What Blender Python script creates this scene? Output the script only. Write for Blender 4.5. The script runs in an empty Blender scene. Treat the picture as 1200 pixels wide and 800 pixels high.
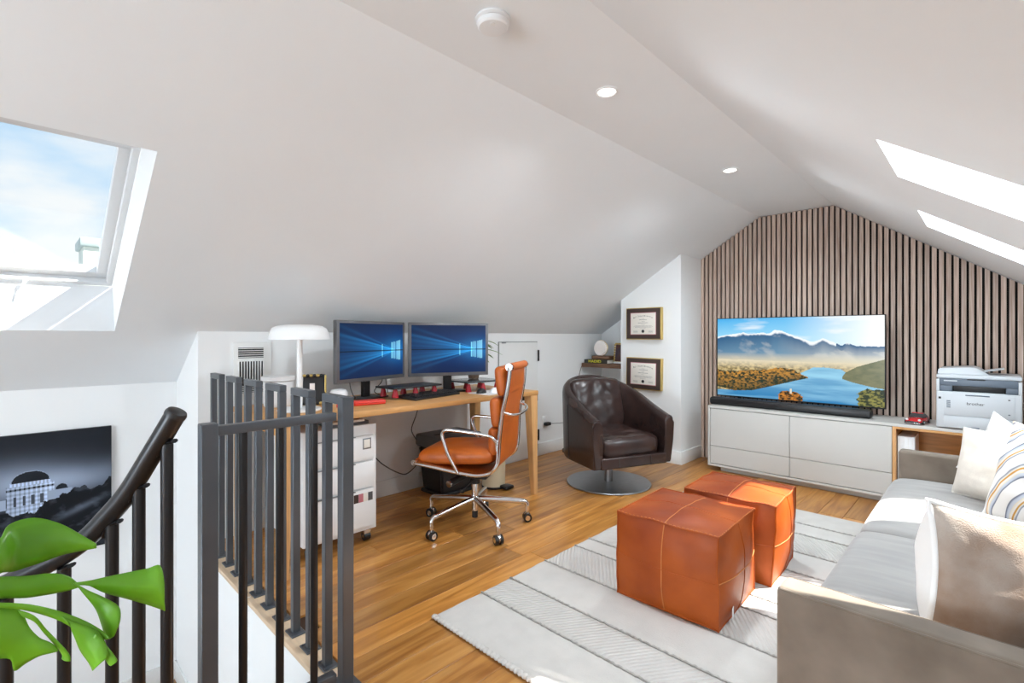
import bpy, bmesh, math, random
import numpy as np
from mathutils import Vector, Matrix, noise
random.seed(7)
PI = math.pi
S = bpy.context.scene
C = S.collection
R = math.radians

# ------------------------------------------------------------------ camera, sky, sun, lights, exposure
YAW = math.atan2(562, 575)
cam = bpy.data.cameras.new('camera'); co = bpy.data.objects.new('camera', cam); C.objects.link(co)
cam.sensor_width = 36; cam.lens = 575 / 1200 * 36; cam.shift_y = -0.005
cam.clip_start = 0.05; cam.clip_end = 200
co.location = (0, 0, 1.25); co.rotation_euler = (PI / 2, 0, YAW)
S.camera = co
S.view_settings.view_transform = 'Standard'; S.view_settings.look = 'None'
S.view_settings.gamma = 1; S.view_settings.use_curve_mapping = False
S.view_settings.exposure = 0.42

W = bpy.data.worlds.new('sky'); S.world = W; W.use_nodes = True
nt = W.node_tree; nt.nodes.clear()
def wn(t, **k):
    n = nt.nodes.new(t)
    for a, b in k.items(): setattr(n, a, b)
    return n
tc = wn('ShaderNodeTexCoord'); sep = wn('ShaderNodeSeparateXYZ'); nt.links.new(tc.outputs['Generated'], sep.inputs[0])
gr = wn('ShaderNodeValToRGB'); nt.links.new(sep.outputs['Z'], gr.inputs[0])
gr.color_ramp.elements[0].color = (.62, .82, .98, 1); gr.color_ramp.elements[0].position = 0.0
gr.color_ramp.elements[1].color = (.30, .56, .93, 1); gr.color_ramp.elements[1].position = .8
mp = wn('ShaderNodeMapping'); nt.links.new(tc.outputs['Generated'], mp.inputs[0]); mp.inputs['Scale'].default_value = (1, 1, 2.6)
mp.inputs['Location'].default_value = (.35, .2, .1)
ns = wn('ShaderNodeTexNoise'); nt.links.new(mp.outputs[0], ns.inputs[0])
ns.inputs['Scale'].default_value = 3.2; ns.inputs['Detail'].default_value = 9; ns.inputs['Roughness'].default_value = .52
cr = wn('ShaderNodeValToRGB'); nt.links.new(ns.outputs[0], cr.inputs[0])
cr.color_ramp.elements[0].position = .40; cr.color_ramp.elements[1].position = .60
mx = wn('ShaderNodeMixRGB'); nt.links.new(cr.outputs[0], mx.inputs[0]); nt.links.new(gr.outputs[0], mx.inputs[1])
mx.inputs[2].default_value = (.92, .94, .97, 1)
bg = wn('ShaderNodeBackground'); nt.links.new(mx.outputs[0], bg.inputs[0]); bg.inputs[1].default_value = 0.85
ow = wn('ShaderNodeOutputWorld'); nt.links.new(bg.outputs[0], ow.inputs[0])

sun = bpy.data.lights.new('sun', 'SUN'); so = bpy.data.objects.new('sun', sun); C.objects.link(so)
sun.energy = 16; sun.angle = R(.6); sun.color = (1, .96, .9)
SD = Vector((-.50, -.60, -1)).normalized()
so.rotation_euler = SD.to_track_quat('-Z', 'Y').to_euler(); so.location = (2, 3, 6)

def area(name, loc, direction, sx, sy, e, col=(1, 1, 1)):
    l = bpy.data.lights.new(name, 'AREA'); o = bpy.data.objects.new(name, l); C.objects.link(o)
    l.shape = 'RECTANGLE'; l.size = sx; l.size_y = sy; l.energy = e; l.color = col
    o.location = loc; o.rotation_euler = Vector(direction).to_track_quat('-Z', 'Y').to_euler()
    return o
# added fill lamp at the rear gable, behind the camera, brightening the room
area('rear_fill_lamp', (-.7, -4.7, 1.15), (.06, 1, .42), 2.2, 1.8, 180, (.80, .91, 1))
# soft sky light through the two right-hand skylights
area('skylight_daylight', (.27, 2.30, 1.98), (-.56, 0, -.83), .75, .5, 20, (.82, .92, 1))
area('skylight_daylight', (.27, 3.66, 1.98), (-.56, 0, -.83), .75, .5, 20, (.82, .92, 1))

# ------------------------------------------------------------------ materials
def lin(c):
    return tuple(((v / 255) / 12.92 if v / 255 <= .04045 else ((v / 255 + .055) / 1.055) ** 2.4) for v in c) + (1,)
MATS = {}
def mat(name, rgb, rough=.5, metal=0, spec=.5, noise_s=None, var=.08, bump=0, stretch=(1, 1, 1), emit=None, es=1, coat=0, sheen=0, per_obj=0, bump_s=None, rgb2=None, detail=4):
    m = bpy.data.materials.new(name); m.use_nodes = True; t = m.node_tree; b = t.nodes['Principled BSDF']
    c = lin(rgb)
    b.inputs['Base Color'].default_value = c; b.inputs['Roughness'].default_value = rough; b.inputs['Metallic'].default_value = metal
    b.inputs['Specular IOR Level'].default_value = spec; b.inputs['Coat Weight'].default_value = coat
    b.inputs['Sheen Weight'].default_value = sheen
    if emit: b.inputs['Emission Color'].default_value = lin(emit); b.inputs['Emission Strength'].default_value = es
    ns_ = noise_s or 6
    tcn = t.nodes.new('ShaderNodeTexCoord'); mpn = t.nodes.new('ShaderNodeMapping'); mpn.inputs['Scale'].default_value = stretch
    t.links.new(tcn.outputs['Object'], mpn.inputs[0])
    n = t.nodes.new('ShaderNodeTexNoise'); n.inputs['Scale'].default_value = ns_; n.inputs['Detail'].default_value = detail
    vec = mpn.outputs[0]
    if per_obj:
        oi = t.nodes.new('ShaderNodeObjectInfo'); ad = t.nodes.new('ShaderNodeVectorMath'); ad.operation = 'MULTIPLY_ADD'
        cx = t.nodes.new('ShaderNodeCombineXYZ')
        for i in range(3): t.links.new(oi.outputs['Random'], cx.inputs[i])
        ad.inputs[1].default_value = (37, 53, 71)
        t.links.new(cx.outputs[0], ad.inputs[0]); t.links.new(mpn.outputs[0], ad.inputs[2]); vec = ad.outputs[0]
    t.links.new(vec, n.inputs[0])
    r = t.nodes.new('ShaderNodeValToRGB'); t.links.new(n.outputs[0], r.inputs[0])
    r.color_ramp.elements[0].position = .3; r.color_ramp.elements[1].position = .7
    if rgb2: c0, c1 = lin(rgb2), c
    else:
        c0 = tuple(v * (1 - var) for v in c[:3]) + (1,); c1 = tuple(min(1, v * (1 + var)) for v in c[:3]) + (1,)
    r.color_ramp.elements[0].color = c0; r.color_ramp.elements[1].color = c1
    out = r.outputs[0]
    if per_obj:
        hs = t.nodes.new('ShaderNodeHueSaturation'); ma = t.nodes.new('ShaderNodeMapRange'); t.links.new(oi.outputs['Random'], ma.inputs[0])
        ma.inputs[3].default_value = 1 - per_obj; ma.inputs[4].default_value = 1 + per_obj
        t.links.new(ma.outputs[0], hs.inputs['Value']); t.links.new(out, hs.inputs['Color']); out = hs.outputs[0]
    if not emit: t.links.new(out, b.inputs['Base Color'])
    if bump:
        n2 = t.nodes.new('ShaderNodeTexNoise'); n2.inputs['Scale'].default_value = bump_s or ns_ * 6; n2.inputs['Detail'].default_value = 3
        t.links.new(vec, n2.inputs[0])
        bp = t.nodes.new('ShaderNodeBump'); bp.inputs['Strength'].default_value = bump; bp.inputs['Distance'].default_value = .004
        t.links.new(n2.outputs[0], bp.inputs['Height']); t.links.new(bp.outputs[0], b.inputs['Normal'])
    MATS[name] = m; return m
M_wall = mat('white_wall_paint', (243, 244, 244), .85, noise_s=2, var=.01, bump=.03, bump_s=60)
M_ceil = mat('white_ceiling_paint', (243, 247, 250), .9, noise_s=2, var=.01)
M_trim = mat('white_trim_paint', (238, 238, 236), .45, noise_s=3, var=.01)
M_frame = mat('white_window_lacquer', (222, 224, 226), .35, noise_s=3, var=.01)
M_reveal = mat('white_reveal_paint', (228, 229, 230), .8, noise_s=2, var=.01)
M_sub = mat('subfloor_shadow', (60, 38, 24), .9)
M_lid = mat('landing_wood', (150, 110, 75), .5, noise_s=5, var=.1)
M_oak = mat('oak_wood', (206, 152, 92), .42, noise_s=9, var=.14, stretch=(6, .5, 6), bump=.05)
M_oakx = mat('oak_wood_crosswise', (206, 152, 92), .42, noise_s=9, var=.14, stretch=(.5, 6, 6), bump=.05)
M_oakz = mat('oak_wood_upright', (214, 164, 108), .45, noise_s=9, var=.12, stretch=(6, 6, .6), bump=.05)
M_oakp = mat('pale_oak_nosing', (214, 188, 158), .6, noise_s=9, var=.1, stretch=(.6, 8, 8), bump=.05)
M_walnut = mat('walnut_slat', (208, 187, 172), .5, noise_s=8, rgb2=(166, 138, 122), stretch=(14, 14, .5), bump=.1, per_obj=.14)
M_walsh = mat('walnut_shelf', (110, 78, 56), .5, noise_s=8, var=.25, stretch=(.8, 8, 8))
M_black = mat('black_felt_backing', (22, 18, 17), .95)
M_iron = mat('black_powder_coated_iron', (84, 88, 94), .38, metal=.35, noise_s=5, var=.12, bump=.03)
M_ironr = mat('satin_black_tube', (46, 46, 48), .28, metal=.6, noise_s=5, var=.1)
M_blackp = mat('black_plastic', (30, 30, 32), .45, noise_s=8, var=.1)
M_dgrey = mat('dark_grey_plastic', (84, 84, 86), .4, noise_s=8, var=.05)
M_bezel = mat('grey_monitor_bezel', (104, 104, 106), .35, metal=.3)
M_whitep = mat('white_plastic', (238, 239, 240), .35, noise_s=5, var=.01)
M_lacq = mat('warm_white_lacquer', (207, 206, 202), .45, noise_s=4, var=.01)
M_whitem = mat('white_enamel_metal', (240, 240, 240), .3, noise_s=5, var=.01)
M_printer = mat('printer_white_plastic', (206, 211, 216), .4, noise_s=5, var=.01)
M_pgrey = mat('printer_slate_plastic', (98, 110, 124), .4, noise_s=5, var=.03)
M_chrome = mat('polished_aluminium', (226, 226, 228), .12, metal=1, noise_s=4, var=.03)
M_steel = mat('brushed_steel', (150, 152, 155), .3, metal=1, noise_s=14, var=.1, stretch=(8, 1, 1))
M_tan = mat('cognac_leather', (206, 106, 34), .42, noise_s=4, rgb2=(180, 86, 24), bump=.08, bump_s=120)
M_pouf = mat('tan_pouf_leather', (182, 88, 26), .44, spec=.3, noise_s=3.2, rgb2=(132, 52, 12), bump=.16, bump_s=28, detail=6)
M_poufseam = mat('pouf_seam_leather', (192, 118, 62), .5, noise_s=20, var=.15)
M_brown = mat('dark_brown_leather', (62, 44, 40), .27, noise_s=5, rgb2=(44, 32, 30), bump=.12, bump_s=30)
M_velvet = mat('taupe_velvet', (134, 121, 108), .85, noise_s=6, rgb2=(104, 92, 80), sheen=.15, bump=.04, bump_s=60)
M_seat = mat('pale_grey_velvet', (158, 154, 151), .85, noise_s=3, rgb2=(140, 137, 135), stretch=(1.2, 7, 2), sheen=.3, bump=.12, bump_s=7)
M_cream = mat('cream_linen', (232, 226, 216), .95, noise_s=30, var=.04, bump=.25, bump_s=260)
M_white_f = mat('white_cotton', (242, 241, 240), .9, noise_s=10, var=.02, bump=.1, bump_s=100)
M_hide = mat('mottled_beige_boucle', (198, 190, 182), .95, noise_s=4.2, rgb2=(134, 98, 70), bump=.5, bump_s=260, detail=8)
M_rug = mat('ivory_wool_rug', (204, 200, 195), .95, noise_s=12, var=.04, bump=.4, bump_s=160)
M_rugj = mat('rug_grey_seam_yarn', (176, 172, 166), .95, noise_s=60, var=.25)
M_red = mat('red_plastic', (226, 62, 48), .35, noise_s=5, var=.05)
M_dred = mat('dark_red_rubber', (168, 24, 40), .4, noise_s=5, var=.05)
M_carred = mat('red_car_paint', (196, 22, 32), .2, noise_s=5, var=.03, coat=.6)
M_glassd = mat('smoked_glass_slab', (66, 68, 70), .12, noise_s=5, var=.03)
M_gold = mat('gold_frame_metal', (206, 178, 108), .3, metal=.7, noise_s=5, var=.08)
M_matb = mat('brown_diploma_mat', (66, 50, 44), .7, noise_s=5, var=.08)
M_paper = mat('cream_paper', (236, 230, 220), .8, noise_s=5, var=.02)
M_ink = mat('black_ink', (34, 30, 30), .8)
M_pink = mat('pink_mat_line', (196, 120, 128), .8)
M_yellow = mat('yellow_ink', (232, 218, 40), .6)
M_pot = mat('brown_clay_pot', (122, 96, 78), .7, noise_s=8, var=.15)
M_leafs = mat('small_leaf_green', (116, 146, 72), .5, noise_s=8, var=.3)
M_leaf = mat('monstera_leaf_green', (122, 190, 36), .38, noise_s=7, rgb2=(70, 134, 16), bump=.05, bump_s=30)
M_leafb = mat('monstera_leaf_underside', (120, 150, 120), .5, noise_s=7, var=.1)
M_creamb = mat('cream_bin_enamel', (222, 208, 178), .35, noise_s=5, var=.03)
M_cast = mat('caster_black', (26, 26, 28), .35)
M_term = mat('terracotta_white_pot', (224, 220, 214), .5, noise_s=4, var=.04)
M_emit = mat('lit_lamp_diffuser', (255, 255, 255), emit=(255, 250, 242), es=3.0)
M_globe = mat('frosted_globe', (244, 234, 228), .3, noise_s=4, var=.02)
M_chim = mat('pale_chimney_render', (222, 224, 212), .8, noise_s=5, var=.04)
M_lead = mat('grey_chimney_metal', (176, 188, 184), .4, metal=.4, noise_s=5, var=.1)
M_gl = bpy.data.materials.new('clear_window_glass'); M_gl.use_nodes = True
_t = M_gl.node_tree; _t.nodes.clear()
_o = _t.nodes.new('ShaderNodeOutputMaterial'); _m = _t.nodes.new('ShaderNodeMixShader'); _a = _t.nodes.new('ShaderNodeBsdfTransparent'); _g = _t.nodes.new('ShaderNodeBsdfGlossy')
_g.inputs['Roughness'].default_value = .02; _m.inputs[0].default_value = .04; _a.inputs[0].default_value = (.97, .985, .98, 1)
_t.links.new(_a.outputs[0], _m.inputs[1]); _t.links.new(_g.outputs[0], _m.inputs[2]); _t.links.new(_m.outputs[0], _o.inputs[0])

def plank_mat():
    m = bpy.data.materials.new('oiled_floor_plank'); m.use_nodes = True; t = m.node_tree; b = t.nodes['Principled BSDF']
    L = t.links.new
    tcn = t.nodes.new('ShaderNodeTexCoord'); oi = t.nodes.new('ShaderNodeObjectInfo')
    cx = t.nodes.new('ShaderNodeCombineXYZ')
    for i in range(3): L(oi.outputs['Random'], cx.inputs[i])
    ad = t.nodes.new('ShaderNodeVectorMath'); ad.operation = 'MULTIPLY_ADD'; ad.inputs[1].default_value = (31, 47, 13)
    mpn = t.nodes.new('ShaderNodeMapping'); mpn.inputs['Scale'].default_value = (7, .55, 3); L(tcn.outputs['Object'], mpn.inputs[0])
    L(cx.outputs[0], ad.inputs[0]); L(mpn.outputs[0], ad.inputs[2])
    n = t.nodes.new('ShaderNodeTexNoise'); n.inputs['Scale'].default_value = 3.2; n.inputs['Detail'].default_value = 8; n.inputs['Distortion'].default_value = .9
    L(ad.outputs[0], n.inputs[0])
    r = t.nodes.new('ShaderNodeValToRGB'); L(n.outputs[0], r.inputs[0])
    e = r.color_ramp.elements; e[0].position = .28; e[0].color = lin((158, 104, 58)); e[1].position = .72; e[1].color = lin((218, 164, 104))
    k = e.new(.5); k.color = lin((194, 138, 82))
    hs = t.nodes.new('ShaderNodeHueSaturation'); ma = t.nodes.new('ShaderNodeMapRange'); L(oi.outputs['Random'], ma.inputs[0])
    ma.inputs[3].default_value = .68; ma.inputs[4].default_value = 1.14; L(ma.outputs[0], hs.inputs['Value']); L(r.outputs[0], hs.inputs['Color'])
    hs.inputs['Saturation'].default_value = 1.08
    L(hs.outputs[0], b.inputs['Base Color']); b.inputs['Roughness'].default_value = .3
    bp = t.nodes.new('ShaderNodeBump'); bp.inputs['Strength'].default_value = .08; bp.inputs['Distance'].default_value = .003
    L(n.outputs[0], bp.inputs['Height']); L(bp.outputs[0], b.inputs['Normal'])
    return m
M_plank = plank_mat()

def vcol_mat(name, emit=0, rough=.3):
    m = bpy.data.materials.new(name); m.use_nodes = True; t = m.node_tree; b = t.nodes['Principled BSDF']
    a = t.nodes.new('ShaderNodeVertexColor'); a.layer_name = 'print'
    if emit:
        b.inputs['Base Color'].default_value = (.01, .01, .01, 1)
        t.links.new(a.outputs[0], b.inputs['Emission Color']); b.inputs['Emission Strength'].default_value = emit
    else: t.links.new(a.outputs[0], b.inputs['Base Color'])
    b.inputs['Roughness'].default_value = rough; b.inputs['Specular IOR Level'].default_value = .2
    return m
M_screen = vcol_mat('lit_screen', .80, .2)
M_print = vcol_mat('photo_print', 0, .35)

# ------------------------------------------------------------------ mesh helpers
def add_box(bm, c, s, bev=0, seg=2, rot=None):
    b = bmesh.new(); bmesh.ops.create_cube(b, size=1)
    bmesh.ops.scale(b, vec=Vector(s), verts=b.verts)
    if bev: bmesh.ops.bevel(b, geom=b.edges[:], offset=bev, segments=seg, profile=.5, affect='EDGES')
    if rot is not None: bmesh.ops.transform(b, matrix=rot, verts=b.verts)
    bmesh.ops.translate(b, vec=Vector(c), verts=b.verts)
    _merge(bm, b)
def _merge(bm, b):
    me = bpy.data.meshes.new('tmp'); b.to_mesh(me); b.free(); bm.from_mesh(me); bpy.data.meshes.remove(me)
def add_cyl(bm, p0, p1, r0, r1=None, n=16, cap=True):
    p0, p1 = Vector(p0), Vector(p1); d = p1 - p0; r1 = r0 if r1 is None else r1
    b = bmesh.new(); bmesh.ops.create_cone(b, cap_ends=cap, segments=n, radius1=max(r0, 1e-5), radius2=max(r1, 1e-5), depth=d.length)
    bmesh.ops.transform(b, matrix=Matrix.Translation((p0 + p1) / 2) @ d.to_track_quat('Z', 'Y').to_matrix().to_4x4(), verts=b.verts)
    _merge(bm, b)
def add_sphere(bm, c, r, sc=(1, 1, 1), n=16):
    b = bmesh.new(); bmesh.ops.create_uvsphere(b, u_segments=n, v_segments=max(6, n // 2), radius=r)
    bmesh.ops.scale(b, vec=Vector(sc), verts=b.verts); bmesh.ops.translate(b, vec=Vector(c), verts=b.verts); _merge(bm, b)
def smooth_path(pts, n=6, closed=False):
    P = [Vector(p) for p in pts]; out = []; N = len(P)
    rng = range(N if closed else N - 1)
    for i in rng:
        p0 = P[(i - 1) % N] if (closed or i > 0) else P[0]; p1 = P[i]; p2 = P[(i + 1) % N]
        p3 = P[(i + 2) % N] if (closed or i + 2 < N) else P[-1]
        for k in range(n):
            t = k / n
            out.append(.5 * ((2 * p1) + (-p0 + p2) * t + (2 * p0 - 5 * p1 + 4 * p2 - p3) * t * t + (-p0 + 3 * p1 - 3 * p2 + p3) * t ** 3))
    if not closed: out.append(P[-1])
    return out
def add_tube(bm, pts, r, n=8, closed=False, cap=True, flat=None, up=None):
    P = [Vector(p) for p in pts]; N = len(P); rings = []
    prev = None
    for i in range(N):
        if closed: t = (P[(i + 1) % N] - P[(i - 1) % N])
        else: t = P[min(i + 1, N - 1)] - P[max(i - 1, 0)]
        t = t.normalized() if t.length > 1e-9 else Vector((0, 0, 1))
        if up is not None: s = t.cross(Vector(up))
        elif prev is None: s = t.orthogonal()
        else: s = prev - t * prev.dot(t)
        if s.length < 1e-6: s = t.orthogonal()
        s.normalize(); prev = s; u = t.cross(s)
        rr = r(i / max(1, N - 1)) if callable(r) else r
        ra, rb = (rr, rr) if flat is None else (rr, rr * flat)
        rings.append([bm.verts.new(P[i] + s * math.cos(2 * PI * k / n) * ra + u * math.sin(2 * PI * k / n) * rb) for k in range(n)])
    for i in range(N if closed else N - 1):
        a, b = rings[i], rings[(i + 1) % N]
        for k in range(n): bm.faces.new((a[k], a[(k + 1) % n], b[(k + 1) % n], b[k]))
    if cap and not closed:
        bm.faces.new(rings[0][::-1]); bm.faces.new(rings[-1])
def add_lathe(bm, prof, c=(0, 0, 0), n=32):
    c = Vector(c); rings = []
    for r, z in prof:
        if r < 1e-6: rings.append([bm.verts.new(c + Vector((0, 0, z)))])
        else: rings.append([bm.verts.new(c + Vector((r * math.cos(2 * PI * k / n), r * math.sin(2 * PI * k / n), z))) for k in range(n)])
    for a, b in zip(rings, rings[1:]):
        for k in range(n):
            k2 = (k + 1) % n
            if len(a) == 1 and len(b) == 1: continue
            if len(a) == 1: bm.faces.new((a[0], b[k2], b[k]))
            elif len(b) == 1: bm.faces.new((a[k], a[k2], b[0]))
            else: bm.faces.new((a[k], a[k2], b[k2], b[k]))
def add_prism(bm, poly, vec):
    v = Vector(vec); a = [bm.verts.new(Vector(p)) for p in poly]; b = [bm.verts.new(Vector(p) + v) for p in poly]; n = len(a)
    bm.faces.new(a); bm.faces.new(b[::-1])
    for i in range(n): bm.faces.new((a[i], b[i], b[(i + 1) % n], a[(i + 1) % n]))
def add_quad(bm, *p): bm.faces.new([bm.verts.new(Vector(q)) for q in p])
def NB(): return bmesh.new()
def obj(name, bm, m, parent=None, smooth=True, auto=40, loc=None, rotz=0, sub=0):
    me = bpy.data.meshes.new(name)
    bmesh.ops.recalc_face_normals(bm, faces=bm.faces)
    if smooth:
        lim = R(auto)
        for e in bm.edges:
            if len(e.link_faces) == 2 and e.calc_face_angle(0) > lim: e.smooth = False
        for f in bm.faces: f.smooth = True
    bm.to_mesh(me); bm.free(); me.materials.append(m)
    o = bpy.data.objects.new(name, me); C.objects.link(o)
    if parent: o.parent = parent
    if loc is not None: o.location = loc
    o.rotation_euler.z = rotz
    if sub:
        md = o.modifiers.new('subdivision', 'SUBSURF'); md.levels = sub; md.render_levels = sub
    return o
def tag(o, label, cat, group=None):
    o['label'] = label; o['category'] = cat
    if group: o['group'] = group
    return o
def thing(name, label, cat, loc=(0, 0, 0), rotz=0, group=None):
    o = bpy.data.objects.new(name, None); C.objects.link(o); o.empty_display_size = .1
    o.location = loc; o.rotation_euler = (0, 0, rotz); return tag(o, label, cat, group)
def struct(name, bm, m, parent=None, **k):
    o = obj(name, bm, m, parent, **k)
    if parent is None: o['kind'] = 'structure'
    return o
def box_obj(name, c, s, m, parent=None, bev=.002, **k):
    b = NB(); add_box(b, c, s, bev); return obj(name, b, m, parent, **k)
def rot(ax, a): return Matrix.Rotation(R(a), 4, ax)
def text_bm(txt, size, extrude=.0004, align='CENTER'):
    cu = bpy.data.curves.new('lettering', 'FONT'); cu.body = txt; cu.size = size; cu.extrude = extrude; cu.align_x = align; cu.align_y = 'CENTER'; cu.resolution_u = 3
    o = bpy.data.objects.new('lettering', cu); C.objects.link(o); bpy.context.view_layer.update()
    dg = bpy.context.evaluated_depsgraph_get(); me = bpy.data.meshes.new_from_object(o.evaluated_get(dg))
    b = NB(); b.from_mesh(me); bpy.data.meshes.remove(me); bpy.data.objects.remove(o); bpy.data.curves.remove(cu)
    return b
def text(name, txt, size, m, parent, mtx, extrude=.0004):
    b = text_bm(txt, size, extrude); bmesh.ops.transform(b, matrix=mtx, verts=b.verts)
    return obj(name, b, m, parent, smooth=False)

# ------------------------------------------------------------------ the room
XL, XD, XR = -3.41, -3.952, .64          # left knee wall, stairwell outer wall, right knee wall
YF, YB = 5.06, -4.8                      # slat wall, rear gable
XA, XB2, ZF = -1.60, -.987, 2.40         # flat ceiling strip
SL, SR = .619, .676
zl = lambda x: ZF + SL * (x - XA)
zr = lambda x: ZF - SR * (x - XB2)
def zc(x): return zl(x) if x < XA else (ZF if x < XB2 else zr(x))
WY = .79                                 # stairwell wall plane
# skylight openings in the ceiling
SKL = (-3.41, -2.305, -.56, .398)
SKR = [(-.283, .50, 2.07, 2.62), (-.283, .50, 3.385, 3.93)]

b = NB()
def slope_sheet(zf, xs, ys, holes):
    for i in range(len(xs) - 1):
        for j in range(len(ys) - 1):
            mxx, my = (xs[i] + xs[i + 1]) / 2, (ys[j] + ys[j + 1]) / 2
            if any(h[0] < mxx < h[1] and h[2] < my < h[3] for h in holes): continue
            add_quad(b, *[(x, y, zf(x)) for x, y in ((xs[i], ys[j]), (xs[i + 1], ys[j]), (xs[i + 1], ys[j + 1]), (xs[i], ys[j + 1]))])
slope_sheet(zl, [XD - .1, SKL[0], SKL[1], XA], [YB, SKL[2], SKL[3], WY + .0, YF], [SKL, (XD - .2, XL, WY, YF)])
slope_sheet(lambda x: ZF, [XA, XB2], [YB, YF], [])
slope_sheet(zr, [XB2, SKR[0][0], SKR[0][1], XR + .1], [YB, 2.07, 2.62, 3.385, 3.93, YF], SKR)
bmesh.ops.remove_doubles(b, verts=b.verts, dist=.0005)
struct('ceiling', b, M_ceil, smooth=False)

# window outer planes
WL = lambda x: 1.527 + SL * (x + 3.50)   # inside plane of left window frame
def box_between(bm, p, q, w, h, bev=.002):   # bar from p to q
    p, q = Vector(p), Vector(q); d = q - p
    m = d.to_track_quat('X', 'Z').to_matrix().to_4x4()
    add_box(bm, (p + q) / 2, (d.length, w, h), bev, rot=m)
# left window: reveals, frame, sash, pane, handle
wnd = bpy.data.objects.new('window_1', None); C.objects.link(wnd); wnd['kind'] = 'structure'
x0, x1, y0, y1 = SKL; xt = -2.62
b = NB()
lo, hi = (x0, zl(x0)), (x1, zl(x1)); lo2, hi2 = (-3.50, WL(-3.50)), (xt, WL(xt))
add_quad(b, (lo[0], y0, lo[1]), (lo[0], y1, lo[1]), (lo2[0], y1, lo2[1]), (lo2[0], y0, lo2[1]))
add_quad(b, (hi[0], y0, hi[1]), (hi[0], y1, hi[1]), (hi2[0], y1, hi2[1]), (hi2[0], y0, hi2[1]))
for y in (y0, y1): add_quad(b, (lo[0], y, lo[1]), (hi[0], y, hi[1]), (hi2[0], y, hi2[1]), (lo2[0], y, lo2[1]))
obj('reveal', b, M_reveal, wnd, smooth=False)
nl = Vector((-SL, 0, 1)).normalized(); al = Vector((1, 0, SL)).normalized()
def framebars(parent, name, P0, P1, ya, yb, w, h, off, m):
    # P0 lower point, P1 upper point (x,z) of the inner side of a rectangular ring; bars of width w in plane and h thick
    b = NB(); a = Vector((P0[0], 0, P0[1])) + nloc * (off + h / 2); c = Vector((P1[0], 0, P1[1])) + nloc * (off + h / 2)
    t = (c - a).normalized()
    a2 = a + t * w / 2; c2 = c - t * w / 2
    rotm = Matrix((t.to_tuple() + (0,), (0, 1, 0, 0), nloc.to_tuple() + (0,), (0, 0, 0, 1))).transposed()
    for q in (a2, c2): add_box(b, (q.x, (ya + yb) / 2, q.z), (w, yb - ya, h), .003, rot=rotm)
    for y in (ya + w / 2, yb - w / 2):
        q = (a + c) / 2; add_box(b, (q.x, y, q.z), ((c - a).length - 2 * w + .004, w, h), .003, rot=rotm)
    return obj(name, b, m, parent)
nloc = nl
fr = framebars(wnd, 'window_frame', (lo2[0], lo2[1]), (hi2[0], hi2[1]), y0, y1, .028, .05, 0, M_frame)
a_in = Vector((lo2[0], 0, lo2[1])) + al * .02; c_in = Vector((hi2[0], 0, hi2[1])) - al * .02
sash = framebars(wnd, 'sash', (a_in.x, a_in.z), (c_in.x, c_in.z), y0 + .02, y1 - .02, .05, .05, .035, M_frame)
b = NB(); ga = a_in + nl * .06 + al * .045; gc = c_in + nl * .06 - al * .045
for k in (0, .006):
    g0, g1 = ga + nl * k, gc + nl * k
    add_quad(b, (g0.x, y0 + .06, g0.z), (g1.x, y0 + .06, g1.z), (g1.x, y1 - .06, g1.z), (g0.x, y1 - .06, g0.z))
obj('pane', b, M_gl, wnd, smooth=False)
b = NB(); hp = Vector((lo2[0], -.02 + .0, lo2[1])) + al * .02
hp = Vector((-3.475, .055, 1.54))
add_cyl(b, hp, hp + Vector((.02, 0, -.004)), .010, n=12)
box_between(b, hp + Vector((.02, 0, 0)), hp + Vector((.035, -.02, -.075)), .014, .008)
obj('handle', b, M_whitem, wnd)
# right windows
nr = Vector((SR, 0, 1)).normalized(); ar = Vector((1, 0, -SR)).normalized(); DP = .20
for i, (x0, x1, y0, y1) in enumerate(SKR):
    w_ = bpy.data.objects.new('window_%d' % (i + 2), None); C.objects.link(w_); w_['kind'] = 'structure'
    P = [Vector((x0, 0, zr(x0))), Vector((x1, 0, zr(x1)))]; Q = [p + nr * DP for p in P]
    b = NB()
    for y in (y0, y1): add_quad(b, *[(p.x, y, p.z) for p in (P[0], P[1], Q[1], Q[0])])
    for p, q in zip(P, Q): add_quad(b, (p.x, y0, p.z), (p.x, y1, p.z), (q.x, y1, q.z), (q.x, y0, q.z))
    obj('reveal', b, M_reveal, w_, smooth=False)
    nloc = nr
    framebars(w_, 'window_frame', (Q[0].x, Q[0].z), (Q[1].x, Q[1].z), y0, y1, .022, .04, 0, M_frame)
    b = NB()
    for k in (.02, .026):
        g0, g1 = Q[0] + nr * k, Q[1] + nr * k
        add_quad(b, (g0.x, y0 + .01, g0.z), (g1.x, y0 + .01, g1.z), (g1.x, y1 - .01, g1.z), (g0.x, y1 - .01, g0.z))
    obj('pane', b, M_gl, w_, smooth=False)

# walls
TH = .12
b = NB(); add_prism(b, [(XL - TH, WY, -.1), (XL - TH, WY, zl(XL - TH)), (XL, WY, zl(XL)), (XL, WY, -.1)], (0, YF - WY + .05, 0))
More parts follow.
